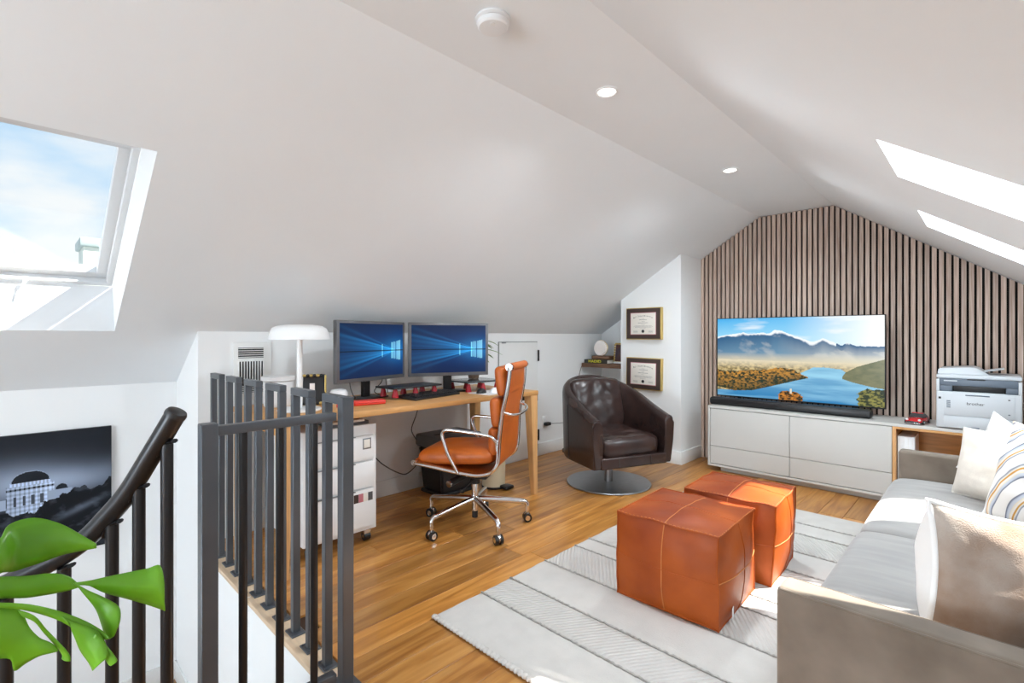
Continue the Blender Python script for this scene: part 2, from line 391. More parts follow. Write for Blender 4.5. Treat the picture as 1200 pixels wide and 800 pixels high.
# keep top just under slope
struct('wall_left', b, M_wall, smooth=False)
b = NB(); prof = [(XL - .1, -.12), (XL - .1, zl(XL) + .0), (XA, ZF), (XB2, ZF), (XR + .1, zr(XR + .1)), (XR + .1, -.12)]
add_prism(b, [(x, YF, z) for x, z in prof], (0, .12, 0)); struct('wall_far', b, M_wall, smooth=False)
b = NB(); add_box(b, (XR + TH / 2, (YB + YF) / 2, .6), (TH, YF - YB, 1.42)); struct('wall_right', b, M_wall, smooth=False)
b = NB(); XC0, XC1, YC = -2.835, -2.165, 4.568
add_prism(b, [(XC0, YC, -.01), (XC0, YC, zl(XC0) + .01), (XC1, YC, zl(XC1) + .01), (XC1, YC, -.01)], (0, YF - YC, 0))
struct('wall_chimney_breast', b, M_wall, smooth=False)
# stairwell: side wall (faces the camera), outer wall, rear gable with an added window
ZL = -1.06
b = NB(); add_prism(b, [(XD - .1, WY, ZL - .1), (XD - .1, WY, zl(XD - .1)), (XL - .0005, WY - .0005, zl(XL)), (XL - .0005, WY - .0005, -.1), (XL, WY - .0005, -.002), (-1.66, WY - .0005, -.002), (-1.66, WY, ZL - .1)], (0, .0004, 0))
struct('wall_stairwell_side', b, M_wall, smooth=False)
b = NB(); add_prism(b, [(XL, WY + .001, -.14), (XL, WY + .001, -.001), (-1.66, WY + .001, -.001), (-1.66, WY + .001, -.14)], (0, .02, 0))
struct('trim_1', b, M_wall, smooth=False)
b = NB(); add_box(b, (XD - .05, (YB + WY) / 2, (zl(XD) + ZL) / 2 - .03), (.1, WY - YB, zl(XD) - ZL + .06)); struct('wall_stairwell_outer', b, M_wall, smooth=False)
b = NB(); X0w, X1w, Z0w, Z1w = -2.6, .2, .35, 1.75
for pl in ([(XD, ZL), (XD, zl(XD)), (X0w, zl(X0w)), (X0w, ZL)], [(X1w, ZL), (X1w, zr(X1w)), (XR, zr(XR)), (XR, ZL)],
           [(X0w, ZL), (X0w, Z0w), (X1w, Z0w), (X1w, ZL)]):
    add_prism(b, [(x, YB - .1, z) for x, z in pl], (0, .1, 0))
add_prism(b, [(X0w, YB - .1, Z1w), (X0w, YB - .1, zl(X0w)), (XA, YB - .1, ZF), (XB2, YB - .1, ZF), (X1w, YB - .1, zr(X1w)), (X1w, YB - .1, Z1w)], (0, .1, 0))
struct('wall_back', b, M_wall, smooth=False)
w_ = bpy.data.objects.new('window_4', None); C.objects.link(w_); w_['kind'] = 'structure'  # unseen window, added to go with the rear fill lamp
b = NB()
for x in (X0w + .03, -1.2, X1w - .03): add_box(b, (x, YB - .05, (Z0w + Z1w) / 2), (.06, .06, Z1w - Z0w), .003)
for z in (Z0w + .03, Z1w - .03): add_box(b, ((X0w + X1w) / 2, YB - .05, z), (X1w - X0w, .06, .06), .003)
obj('window_frame', b, M_frame, w_)
b = NB(); add_box(b, ((X0w + X1w) / 2, YB - .05, (Z0w + Z1w) / 2), (X1w - X0w - .1, .006, Z1w - Z0w - .1)); obj('pane', b, M_gl, w_, smooth=False)
# floor slab with planks
b = NB()
for (xa, xb, ya, yb) in ((XL, -1.66, WY + .001, YF), (-1.66, -1.05, .36, YF), (-1.05, XR, YB, YF)):
    add_box(b, ((xa + xb) / 2, (ya + yb) / 2, -.08), (xb - xa, yb - ya, .13))
floor = struct('floor', b, M_sub, smooth=False)
pw = .148
rnd = random.Random(3)
x = XL + .012
def ymin_at(xa, xb):
    if xb > -1.05 + .02: return YB + .01 if xa >= -1.06 else .36
    if xb > -1.66 + .02: return .36
    return .885
xs_ = []
while x < XR - .02:
    xs_.append((x, min(x + pw, XR - .01))); x += pw
for k, (xa, xb) in enumerate(xs_):
    segs = []; y = ymin_at(xa, xb); first = True
    y -= rnd.uniform(0, 1.2)
    lo_y = ymin_at(xa, xb)
    while y < YF - .02:
        L = rnd.uniform(1.0, 2.1); a, c = max(y, lo_y), min(y + L, YF - .01)
        if c - a > .12: segs.append((a, c))
        elif segs and c - a > 0: segs[-1] = (segs[-1][0], c)
        y += L
    for a, c in segs:
        b = NB(); add_box(b, (0, 0, 0), (xb - xa - .0022, c - a - .0022, .014), .0014, 1)
        obj('plank', b, M_plank, floor, smooth=False, loc=((xa + xb) / 2, (a + c) / 2, -.0075))
for (xa, xb) in ((XL + .01, -2.55), (-2.548, -1.62)):
    b = NB(); add_box(b, (0, 0, 0), (xb - xa, .092, .022), .004, 2)
    obj('nosing_board', b, M_oakp, floor, smooth=False, loc=((xa + xb) / 2, WY + .042, -.0108))
b = NB(); add_box(b, ((XD + -1.05) / 2, (YB + WY) / 2, ZL - .05), (-1.05 - XD, WY - YB, .1)); struct('floor_landing', b, M_lid, smooth=False)
b = NB(); add_box(b, (-1.04, (YB + .36) / 2, ZL / 2 - .08), (.02, .36 - YB, -ZL - .15)); struct('trim_2', b, M_wall, smooth=False)
b = NB(); add_box(b, (-1.36, .37, ZL / 2 - .08), (.62, .02, -ZL - .15)); add_box(b, (-1.65, .58, ZL / 2 - .08), (.02, .42, -ZL - .15)); struct('trim_3', b, M_wall, smooth=False)
# baseboards
def base(name, p, q, nrm, h=.125, z=0):
    p, q, n = Vector(p), Vector(q), Vector(nrm); b = NB(); c = (p + q) / 2 + n * .007; d = (q - p)
    add_box(b, (c.x, c.y, z + h / 2), (abs(d.x) + .014 * abs(n.x), abs(d.y) + .014 * abs(n.y), h), .003); return struct(name, b, M_trim)
base('baseboard_left', (XL, WY + .1, 0), (XL, 3.29, 0), (1, 0, 0)); base('baseboard_left_far', (XL, 3.87, 0), (XL, YF, 0), (1, 0, 0))
base('baseboard_breast_front', (XC0, YC, 0), (XC1 + .014, YC, 0), (0, -1, 0)); base('baseboard_breast_side', (XC1, YC, 0), (XC1, YF - .04, 0), (1, 0, 0))
base('baseboard_alcove', (XL + .015, YF, 0), (XC0, YF, 0), (0, -1, 0))
base('baseboard_right', (XR, YB, 0), (XR, 4.5, 0), (-1, 0, 0))
base('baseboard_stairwell', (XD, WY, 0), (-1.66, WY, 0), (0, -1, 0), .12, ZL); base('baseboard_stairwell_outer', (XD, YB, 0), (XD, WY, 0), (1, 0, 0), .12, ZL)

# slat panelling on the far wall: backing and one object per slat
far = bpy.data.objects.new('wall_panelling', None); C.objects.link(far); far['kind'] = 'structure'
b = NB(); xs0 = XC1 + .002
add_prism(b, [(xs0, YF - .012, .0), (xs0, YF - .012, zl(xs0) - .004), (XA, YF - .012, ZF - .004), (XB2, YF - .012, ZF - .004), (XR, YF - .012, zr(XR) - .004), (XR, YF - .012, 0)], (0, .011, 0))
obj('felt_backing', b, M_black, far, smooth=False)
x = xs0 + .002
while x + .029 < XR:
    b = NB(); za, zb = zc(x) - .006, zc(x + .028) - .006
    add_prism(b, [(-.014, 0, 0), (-.014, 0, za), (.014, 0, zb), (.014, 0, 0)], (0, .021, 0))
    obj('slat', b, M_walnut, far, smooth=False, loc=(x + .014, YF - .0335, 0))
    x += .0425

# low access door in the knee wall
d1 = bpy.data.objects.new('door_1', None); C.objects.link(d1); d1['kind'] = 'structure'
box_obj('door_leaf', (XL + .004, 3.58, .60), (.016, .555, 1.18), M_trim, d1, .002)
b = NB()
for y in (3.299, 3.861): add_box(b, (XL + .001, y, .60), (.004, .005, 1.19))
add_box(b, (XL + .001, 3.58, 1.194), (.004, .567, .005)); obj('shadow_gap', b, M_dgrey, d1, smooth=False)
for z in (1.05, .22): box_obj('hinge', (XL + .014, 3.872, z), (.012, .018, .115), M_blackp, d1, .002)
b = NB(); add_box(b, (XL + .012, 3.36, 1.186), (.02, .05, .008), .002); obj('latch', b, M_steel, d1)
# ceiling fittings
def downlight(y, lab):
    t = thing('downlight', lab, 'ceiling light', (-1.292, y, ZF))
    b = NB(); add_lathe(b, [(.052, -.001), (.053, -.006), (.047, -.009), (.041, -.006), (.040, -.002)]); obj('trim_ring', b, M_whitem, t)
    b = NB(); add_lathe(b, [(0, -.004), (.040, -.004), (.040, -.001), (0, -.001)]); obj('diffuser', b, M_emit, t)
    l = bpy.data.lights.new('downlight_glow', 'SPOT'); l.energy = 58; l.spot_size = R(165); l.spot_blend = .6; l.shadow_soft_size = .05; l.color = (.86, .94, 1)
    o = bpy.data.objects.new('downlight_glow', l); C.objects.link(o); o.parent = t; o.location = (0, 0, -.02)
downlight(1.958, 'round recessed ceiling light nearer the smoke detector'); downlight(3.476, 'round recessed ceiling light nearest the slatted wall')
t = thing('smoke_detector', 'round white smoke detector on the flat ceiling strip', 'smoke detector', (-1.291, 1.222, ZF))
b = NB(); add_lathe(b, [(0, -.001), (.062, -.001), (.064, -.01), (.058, -.013), (.056, -.014)]); obj('base_ring', b, M_whitep, t)
b = NB(); add_lathe(b, [(.050, -.012), (.057, -.016), (.056, -.030), (.050, -.036), (0, -.038)]); obj('cover', b, M_whitep, t)
b = NB(); add_cyl(b, (.02, -.02, -.0395), (.02, -.02, -.037), .008, n=14); obj('test_button', b, M_trim, t)

# wall vent plate
t = thing('wall_vent', 'white louvred air vent on the low wall behind the lamp', 'vent', (XL, 1.093, 1.03))
box_obj('face_plate', (.006, 0, 0), (.010, .225, .365), M_trim, t, .003)
b = NB(); add_box(b, (.0115, -.012, .115), (.003, .150, .066)); add_box(b, (.0115, -.012, -.04), (.003, .150, .20)); obj('dark_opening', b, M_blackp, t, smooth=False)
for k in range(5): box_obj('louvre', (.016, -.012, .088 + k * .0135), (.012, .150, .0045), M_trim, t, .001)
for k in range(10): box_obj('louvre', (.016, -.085 + k * .0162, -.01), (.012, .0055, .145), M_trim, t, .001)
for k in range(4): box_obj('louvre', (.016, -.012, -.098 - k * .012), (.012, .150, .0045), M_trim, t, .001)

# ------------------------------------------------------------------ railings of the stairwell
def sq(bm, x, y, z0, z1, w, w2=None): add_box(bm, (x, y, (z0 + z1) / 2), (w, w2 or w, z1 - z0), .002, 1)
t = thing('guard_rail', 'dark grey iron guard rail of paired square uprights bolted along the pale oak nosing', 'railing', (-1.66, .843, 0))
pitch = .1485; bw = .030; NX = [-1.806 + 1.66 - pitch * k for k in range(11)]
ftb = None
for k, x in enumerate(NX):
    b = NB(); sq(b, x, 0, .006, 1.004, bw); p = obj('baluster', b, M_iron, t)
    b = NB(); add_box(b, (x, 0, .0035), (.075, .058, .007), .0015, 1)
    for sx in (-1, 1): add_cyl(b, (x + sx * .028, -.018, .006), (x + sx * .028, -.018, .010), .005, n=8)
    obj('foot_plate', b, M_iron, p)
for k in range(5):
    x0, x1 = NX[2 * k + 2], NX[2 * k + 1]
    b = NB(); add_box(b, ((x0 + x1) / 2, 0, 1.019), (x1 - x0 + bw, bw, .030), .002, 1); obj('top_bar', b, M_iron, t)
b = NB(); add_box(b, ((NX[0]) / 2 - .01, 0, 1.019), (-NX[0] - .02 + bw, bw, .030), .002, 1); obj('top_bar', b, M_iron, t)
b = NB(); sq(b, 0, 0, .004, 1.034, .042); add_box(b, (0, 0, .004), (.10, .08, .008), .002); obj('newel_post', b, M_iron, t)
t = thing('landing_rail', 'short black rail with round pickets between two square newel posts', 'railing', (-1.66, .41, 0))
b = NB(); sq(b, 0, 0, -.95, .992, .044); add_box(b, (0, 0, -.95), (.09, .09, .01), .002); obj('newel_post', b, M_iron, t)
b = NB(); add_box(b, (0, .206, .968), (.034, .372, .028), .002); obj('top_rail', b, M_iron, t)
b = NB(); add_box(b, (0, .206, .052), (.034, .372, .028), .002); obj('bottom_rail', b, M_iron, t)
for y in (.095, .205, .318):
    b = NB(); add_cyl(b, (0, y, .062), (0, y, .958), .0125, n=16); p = obj('picket', b, M_ironr, t)
    b = NB(); add_sphere(b, (0, y, .951), .006, n=8); obj('weld_bead', b, M_steel, p); b = NB(); add_sphere(b, (.0, y, .070), .006, n=8); obj('weld_bead', b, M_steel, p)
t = thing('stair_handrail', 'black round handrail curving down to the left on round pickets', 'handrail', (-1.309, .258, 0))
HR = [(-1.309, .258, 1.072), (-1.346, .222, .986), (-1.385, .185, .9), (-1.419, .152, .844), (-1.453, .118, .795), (-1.494, .078, .755), (-1.535, .038, .726), (-1.59, -.016, .688), (-1.68, -.10, .63), (-1.83, -.23, .55), (-2.03, -.36, .46)]
hp_ = smooth_path([(x + 1.309, y - .258, z) for x, y, z in HR], 6)
b = NB(); add_tube(b, hp_, .0215, n=20); obj('rail_tube', b, M_ironr, t)
dr = (Vector(hp_[0]) - Vector(hp_[1])).normalized()
b = NB(); add_tube(b, [Vector(hp_[0]), Vector(hp_[0]) + dr * .006, Vector(hp_[0]) + dr * .012, Vector(hp_[0]) + dr * .015], lambda q: [.0225, .0228, .020, .013][min(3, int(q * 3 + .5))], n=20); obj('end_cap', b, M_blackp, t)
for (x, y, z) in [(-1.322, .246, 1.010), (-1.367, .202, .910), (-1.410, .160, .830), (-1.486, .085, .732), (-1.579, -.006, .664), (-1.72, -.13, .585), (-1.90, -.275, .50)]:
    x += 1.309; y -= .258
    b = NB(); add_cyl(b, (x, y, z - 1.45 if z - 1.45 > ZL + .02 else ZL + .02), (x, y, z), .0125, n=16); p = obj('picket', b, M_ironr, t)
    b = NB(); add_tube(b, [(x + .012, y + .012, z + .006), (x + .004, y + .004, z + .002), (x - .006, y - .006, z - .010), (x - .010, y - .010, z - .028)], .005, n=8, flat=2.4, up=(.7, -.7, 0)); obj('saddle', b, M_ironr, p)
# stair treads below the handrail
st = thing('staircase', 'oak stair treads dropping away under the round handrail', 'stairs', (-1.3, .0, 0))
for k in range(6):
    t0, t1 = k * .17, k * .17 + .22
    a = Vector((-1.27, .26, 0)) + Vector((-.715, -.60, 0)) * t0; c = Vector((-1.27, .26, 0)) + Vector((-.715, -.60, 0)) * t1
    n_ = Vector((.55, -.60, 0)) * .62; z = -.20 - k * .145
    b = NB(); add_prism(b, [q - Vector((-1.3, 0, 0)) + Vector((0, 0, z)) for q in (a, c, c + n_, a + n_)], (0, 0, .035)); obj('tread', b, M_oak, st, smooth=False)
    b = NB(); q = a + n_ * .9 - Vector((-1.3, 0, 0)); add_box(b, (q.x - .02, q.y - .0, (z + ZL) / 2), (.03, .03, z - ZL)); obj('tread_support', b, M_iron, st, smooth=False)

# ------------------------------------------------------------------ desk
DX0, DX1, DY0, DY1, DZ = -3.33, -2.575, .955, 2.935, .82
t = thing('desk', 'long oak desk on tapered legs along the low wall', 'desk', ((DX0 + DX1) / 2, (DY0 + DY1) / 2, 0))
cx, cy = (DX0 + DX1) / 2, (DY0 + DY1) / 2; hx, hy = (DX1 - DX0) / 2, (DY1 - DY0) / 2
b = NB(); add_box(b, (0, 0, DZ - .017), (2 * hx, 2 * hy, .034), .003); obj('desktop', b, M_oak, t)
for sx in (-1, 1):
    for sy in (-1, 1):
        X, Y = sx * (hx - .04), sy * (hy - .04)
        b = NB(); bb = bmesh.new(); bmesh.ops.create_cube(bb, size=1)
        for v in bb.verts:
            w = .078 if v.co.z > 0 else .042
            z = DZ - .036 if v.co.z > 0 else 0
            px_ = hx - .004 if v.co.x * sx > 0 else hx - .004 - w
            py_ = hy - .004 if v.co.y * sy > 0 else hy - .004 - w
            v.co = Vector((sx * px_, sy * py_, z))
        bmesh.ops.bevel(bb, geom=bb.edges[:], offset=.003, segments=2, affect='EDGES'); _merge(b, bb)
        obj('leg', b, M_oakz, t)
b = NB(); add_box(b, (0, hy - .02, DZ - .062), (2 * hx - .17, .022, .05), .002); add_box(b, (0, -hy + .02, DZ - .062), (2 * hx - .17, .022, .05), .002); obj('end_rail', b, M_oakx, t)
b = NB(); add_box(b, (-hx + .05, 0, DZ - .062), (.022, 2 * hy - .17, .05), .002); obj('back_rail', b, M_oak, t)
b = NB(); add_box(b, (hx - .05, hy + .004, DZ - .058), (.075, .006, .046), .001); add_box(b, (hx - .105, hy - .04, DZ - .058), (.03, .075, .046), .001); obj('corner_bracket', b, M_blackp, t)
b = NB()
for dx in (-.026, .026): add_box(b, (hx - .085 + dx, hy + .012, DZ - .068), (.009, .02, .06), .002)
add_box(b, (hx - .085, hy + .012, DZ - .042), (.06, .02, .008), .002); add_box(b, (hx - .085, hy + .012, DZ - .097), (.06, .02, .008), .002); obj('clamp', b, M_chrome, t)

# monitors
def wallpaper(bm_w, bm_h, nx=150, ny=88):
    u, v = np.meshgrid((np.arange(nx) + .5) / nx, (np.arange(ny) + .5) / ny)
    cxn, cyn = .86, .49
    base = .42 * np.stack([.004 + 0 * u, .03 + .075 * np.exp(-((v - .5) / .33) ** 2) * (.35 + u), .13 + .32 * np.exp(-((v - .5) / .36) ** 2) * (.3 + .9 * u)], -1)
    dx = cxn - u; ang = (v - cyn) / np.maximum(dx + .03, .04)
    ray = np.zeros_like(u)
    for a0, w, s in ((.0, .02, .25), (.22, .05, .55), (-.2, .05, .6), (.34, .04, .9), (-.33, .04, .9), (.1, .03, .3), (-.1, .03, .3), (.52, .05, .35), (-.5, .05, .35)):
        ray += s * np.exp(-((ang - a0) / w) ** 2) * np.exp(-np.maximum(dx, 0) / .42) * (dx > 0)
    fan = (np.abs(ang) < .38) * (dx > 0) * np.exp(-np.maximum(dx, 0) / .23) * .75
    glow = np.exp(-(((u - cxn) / .2) ** 2 + ((v - cyn) / .2) ** 2)) * .35
    I = ray + fan + glow
    out = base + np.stack([I * .02, I * .32, I * .72], -1)
    win = ((u > .80) & (u < .955) & (np.abs(v - cyn) < .155 + .3 * (u - .80)))
    wi = np.where(win & (np.abs(u - .872) > .006), .45 + .4 * (u - .8) / .15, 0)
    out += np.stack([wi * .22, wi * .52, wi * .55], -1)
    for xl in (.64, .80): out += (np.abs(u - xl) < .006)[..., None] * (np.abs(v - cyn) < .12 + .25 * (u - .64))[..., None] * np.array([.15, .45, .5])
    out *= np.where(np.abs(v - cyn) < .008, .25, 1)[..., None]
    return np.clip(out, 0, 1)
def print_mesh(name, img, w, h, m, parent, mtx):
    """flat printed panel: one quad per cell, colour per face corner; img[row from bottom, col, rgb] linear"""
    ny, nx = img.shape[:2]
    xs = (np.arange(nx + 1) / nx - .5) * w; ys = (np.arange(ny + 1) / ny - .5) * h
    gx, gy = np.meshgrid(xs, ys); V = np.stack([gx.ravel(), gy.ravel(), np.zeros(gx.size)], -1)
    i, j = np.meshgrid(np.arange(nx), np.arange(ny)); a = (j * (nx + 1) + i).ravel()
    F = np.stack([a, a + 1, a + nx + 2, a + nx + 1], -1)
    me = bpy.data.meshes.new(name); me.vertices.add(len(V)); me.vertices.foreach_set('co', V.ravel())
    me.loops.add(F.size); me.loops.foreach_set('vertex_index', F.ravel().astype(np.int32))
    me.polygons.add(len(F)); me.polygons.foreach_set('loop_start', np.arange(0, F.size, 4, dtype=np.int32)); me.polygons.foreach_set('loop_total', np.full(len(F), 4, dtype=np.int32))
    me.update(calc_edges=True)
    ca = me.color_attributes.new('print', 'FLOAT_COLOR', 'CORNER')
    col = np.concatenate([img.reshape(-1, 3), np.ones((nx * ny, 1))], 1).repeat(4, 0).astype(np.float32)
    ca.data.foreach_set('color', col.ravel()); me.materials.append(m); me.transform(mtx)
    o = bpy.data.objects.new(name, me); C.objects.link(o); o.parent = parent; return o
FACE_PX = Matrix(((0, 0, 1, 0), (1, 0, 0, 0), (0, 1, 0, 0), (0, 0, 0, 1)))      # panel in XY -> facing +X, width along +Y
FACE_NY = Matrix(((1, 0, 0, 0), (0, 0, -1, 0), (0, 1, 0, 0), (0, 0, 0, 1)))     # panel in XY -> facing -Y, width along +X
def T(x, y, z): return Matrix.Translation((x, y, z))
WP = wallpaper(1, 1)
def monitor(p, q, lab):
    p, q = Vector(p), Vector(q); mid = (p + q) / 2; d = q - p; ang = math.atan2(d.y, d.x) - PI / 2; w = d.length
    t = thing('monitor', lab, 'monitor', (mid.x, mid.y, DZ), ang, 'pair of desk monitors')
    z0, z1 = .125, .535
    b = NB(); add_box(b, (-.012, 0, (z0 + z1) / 2), (.034, w, z1 - z0), .004); obj('housing', b, M_bezel, t)
    b = NB(); add_box(b, (-.042, 0, (z0 + z1) / 2), (.03, w * .55, .2), .008); obj('rear_box', b, M_blackp, t)
    print_mesh('screen', WP, w - .045, z1 - z0 - .045, M_screen, t, T(.0062, 0, (z0 + z1) / 2 + .004) @ FACE_PX)
    b = NB(); add_box(b, (-.070, 0, .17), (.028, .065, .33), .004); obj('stand_column', b, M_blackp, t)
    b = NB(); add_box(b, (-.05, 0, .006), (.16, .25, .011), .004); obj('stand_base', b, M_blackp, t)
    return t
monitor((-2.968, 1.444), (-3.160, 2.072), 'left-hand monitor, nearer the white lamp, showing a blue light-beam wallpaper')
monitor((-3.135, 2.092), (-2.872, 2.665), 'right-hand monitor, beside the office chair, showing a blue light-beam wallpaper')

# keyboard
kd = math.atan2(.5, .07) - PI / 2 + .11
t = thing('keyboard', 'black keyboard in front of the right-hand monitor', 'keyboard', (-2.87, 2.10, DZ), R(11))
b = NB(); add_box(b, (0, 0, .012), (.17, .46, .018), .004, rot=rot('Y', 4)); obj('case', b, M_blackp, t)
KP = [(r, c) for r in range(6) for c in range(18)]
proto = None
for r, c in KP:
    if proto is None:
        b = NB(); add_box(b, (0, 0, 0), (.0185, .020, .008), .002, 1); proto = obj('key', b, M_cast, t); k = proto
    else:
        k = proto.copy(); C.objects.link(k)
    k.location = (-.058 + r * .0232, -.20 + c * .0236, .0255 - (-.058 + r * .0232) * .07)
# black monitor riser and grey riser on red rubber cones
def riser(loc, sx, sy, rz, m, lab, zt=.062):
    t = thing('desk_riser', lab, 'riser', loc, rz)
    b = NB(); add_box(b, (0, 0, zt + .006), (sx, sy, .012), .003); obj('slab', b, m, t)
    for i in (-1, 1):
        for j in (-1, 0, 1):
            b = NB(); add_lathe(b, [(0, .001), (.023, .001), (.023, .010), (.016, .042), (.012, .0615), (0, .0615)], (i * (sx / 2 - .04), j * (sy / 2 - .04), 0), 14); obj('foot_cone', b, M_dred, t)
riser((-2.975, 1.995, DZ + .012), .22, .42, R(3), M_blackp, 'black riser slab on red cone feet under the left-hand monitor', .06)
riser((-2.985, 2.62, DZ), .30, .36, R(-4), M_glassd, 'smoked glass riser slab on red cone feet holding the brown pot', .07)
t = thing('plant_pot', 'small brown pot with green leaves behind the right-hand monitor', 'potted plant', (-3.075, 2.69, DZ + .083))
b = NB(); add_lathe(b, [(0, 0), (.042, 0), (.058, .09), (.060, .105), (.053, .105), (.050, .09), (0, .088)]); obj('pot', b, M_pot, t)
rr = random.Random(5)
b = NB(); add_cyl(b, (0, 0, .085), (.0, .06, .30), .004, .003, 6); obj('stem', b, M_leafs, t)
for k in range(12):
    a = rr.uniform(-.2, 3.3); z = rr.uniform(.16, .32); L = rr.uniform(.12, .21)
    b = NB(); p0 = Vector((0, .05, z)); dv = Vector((math.cos(a) * .4, abs(math.sin(a)) * .8 + .25, 0)).normalized()
    pts = [p0 + dv * L * s + Vector((0, 0, .05 * s - .09 * s * s)) for s in (0, .25, .5, .75, 1)]
    side = dv.cross(Vector((0, 0, 1)))
    rows = [[bm_ for bm_ in (b.verts.new(p + side * w_ * .021), b.verts.new(p + Vector((0, 0, -.004 * w_))), b.verts.new(p - side * w_ * .021))] for p, w_ in zip(pts, (.15, .9, 1, .7, .05))]
    for r0, r1 in zip(rows, rows[1:]):
        for i in (0, 1): b.faces.new((r0[i], r0[i + 1], r1[i + 1], r1[i]))
    lf = obj('leaf', b, M_leafs, t); sd = lf.modifiers.new('thickness', 'SOLIDIFY'); sd.thickness = .0012
t = thing('mouse_pad', 'pale grey mouse pad by the desk edge beside the keyboard', 'mouse pad', (-2.735, 2.56, DZ), R(8))
b = NB(); add_box(b, (0, 0, .0026), (.21, .27, .005), .002); obj('pad', b, M_whitep, t)
def mouse(x, y, rz, m, lab):
    t = thing('computer_mouse', lab, 'mouse', (x, y, DZ + .0055), R(rz))
    b = NB(); add_sphere(b, (0, 0, .0), .055, (1, .6, .62), 20)
    for v in b.verts: v.co.z = max(v.co.z, 0)
    obj('shell', b, m, t)
    b = NB(); add_cyl(b, (.028, -.004, .029), (.028, .004, .029), .006, n=12); obj('wheel', b, M_dgrey, t)
mouse(-2.74, 2.475, 110, M_blackp, 'black computer mouse on the pale mouse pad'); mouse(-2.72, 2.60, 100, M_whitep, 'white computer mouse on the pale mouse pad')
t = thing('pencil_case', 'flat red case on the desk edge below the left-hand monitor', 'case', (-2.82, 1.585, DZ), R(-12))
b = NB(); add_box(b, (0, 0, .014), (.085, .20, .027), .008, 3); obj('case_body', b, M_red, t)
b = NB(); add_box(b, (0, 0, .0148), (.0865, .2015, .002), .0005, 1); obj('seam_line', b, M_dred, t)
t = thing('pencil_case', 'small red box at the desk front behind the guard rail', 'case', (-2.80, 1.40, DZ), R(20))
b = NB(); add_box(b, (0, 0, .013), (.05, .05, .025), .006, 3); obj('case_body', b, M_red, t)

# white mushroom lamp
t = thing('table_lamp', 'white mushroom-shaped metal lamp on the desk', 'lamp', (-2.88, 1.178, DZ))
b = NB(); add_lathe(b, [(0, .001), (.118, .001), (.120, .006), (.116, .012), (.02, .016), (0, .016)], n=40); obj('base', b, M_whitem, t)
b = NB(); add_cyl(b, (0, 0, .015), (0, 0, .44), .0155, n=20); obj('stem', b, M_whitem, t)
b = NB(); add_lathe(b, [(.166, .412), (.167, .418), (.158, .455), (.146, .478), (.122, .491), (.08, .497), (0, .499), (0, .493), (.08, .490), (.12, .484), (.142, .472), (.152, .452), (.160, .418)], n=48); obj('lamp_shade', b, M_whitem, t)
b = NB(); add_lathe(b, [(0, .428), (.15, .428), (.15, .432), (0, .432)], n=32); obj('diffuser', b, M_globe, t)
# white humidifier cylinder, photo display, dome speaker
t = thing('desktop_humidifier', 'white lidded cylinder on the desk in front of the wall vent', 'humidifier', (-3.14, 1.155, DZ))
b = NB(); add_lathe(b, [(0, .001), (.075, .001), (.082, .01), (.086, .155), (0, .155)], n=32); obj('body', b, M_whitep, t)
b = NB(); add_lathe(b, [(.086, .157), (.096, .162), (.097, .182), (.092, .187), (0, .187)], n=32); obj('lid', b, M_whitem, t)
t = thing('photo_block', 'black ornate photo frame leaning on the desk beside the lamp', 'picture frame', (-3.06, 1.345, DZ), R(-28))
Rf = rot('Y', -14)
b = NB(); add_box(b, (0, 0, .095), (.02, .135, .19), .004, rot=Rf @ T(0, 0, 0)); obj('backing', b, M_blackp, t)
for k in range(13):
    rr_ = .0; yy = -.06 + (k % 7) * .02; zz = .012 if k < 7 else .182
    b = NB(); add_sphere(b, (.012 + (zz - .095) * -.25 , yy, zz), .010, (1, 1.2, 1), 8); obj('ornament', b, M_gold if k % 2 else M_blackp, t)
b = NB(); add_box(b, (.0135, -.012, .10), (.004, .03, .07), .001, rot=None); obj('pale_figure', b, M_globe, t)
b = NB(); add_box(b, (.008, .066, .095), (.014, .01, .18), .003); obj('side_moulding', b, M_gold, t)
t = thing('dome_speaker', 'white rounded smart speaker beside the left-hand monitor', 'speaker', (-3.0, 1.475, DZ))
b = NB(); add_lathe(b, [(0, .001), (.048, .001), (.055, .01), (.058, .045), (.055, .07), (.045, .086), (.025, .092), (0, .093)], n=32); obj('fabric_body', b, M_whitep, t)
b = NB(); add_lathe(b, [(.056, .001), (.0585, .004), (.0585, .010), (.056, .012)], n=32); obj('base_ring', b, M_trim, t)
def cable(name, lab, pts, r=.003, m=None):
    o = Vector(pts[0]); b = NB(); add_tube(b, smooth_path([Vector(p) - o for p in pts], 6), r, n=6); return tag(obj(name, b, m or M_blackp, loc=o), lab, 'cable')
cable('monitor_cable', 'black cables looping on the desk under the left-hand monitor', [(-3.11, 1.60, 1.02), (-3.10, 1.61, .90), (-3.02, 1.60, .835), (-2.97, 1.57, .86), (-2.96, 1.53, .835)])
cable('monitor_cable', 'black cable hanging behind the left-hand monitor stand', [(-3.12, 1.84, 1.0), (-3.15, 1.88, .93), (-3.12, 1.80, .86), (-3.05, 1.86, .83)])
cable('monitor_cable', 'thin black cable dropping beside the black riser slab', [(-3.19, 1.93, 1.0), (-3.21, 1.95, .90), (-3.20, 1.96, .83)])
cable('floor_cable', 'grey cable hanging from under the desk to the dark shredder', [(-3.30, 2.32, .76), (-3.33, 2.30, .62), (-3.34, 2.26, .50), (-3.30, 2.28, .42)], .004, M_dgrey)
cable('floor_cable', 'grey cable sagging between the file cabinet and the shredder', [(-3.36, 1.92, .36), (-3.35, 2.0, .27), (-3.33, 2.13, .18), (-3.30, 2.20, .17), (-3.26, 2.29, .26)], .0045, M_dgrey)

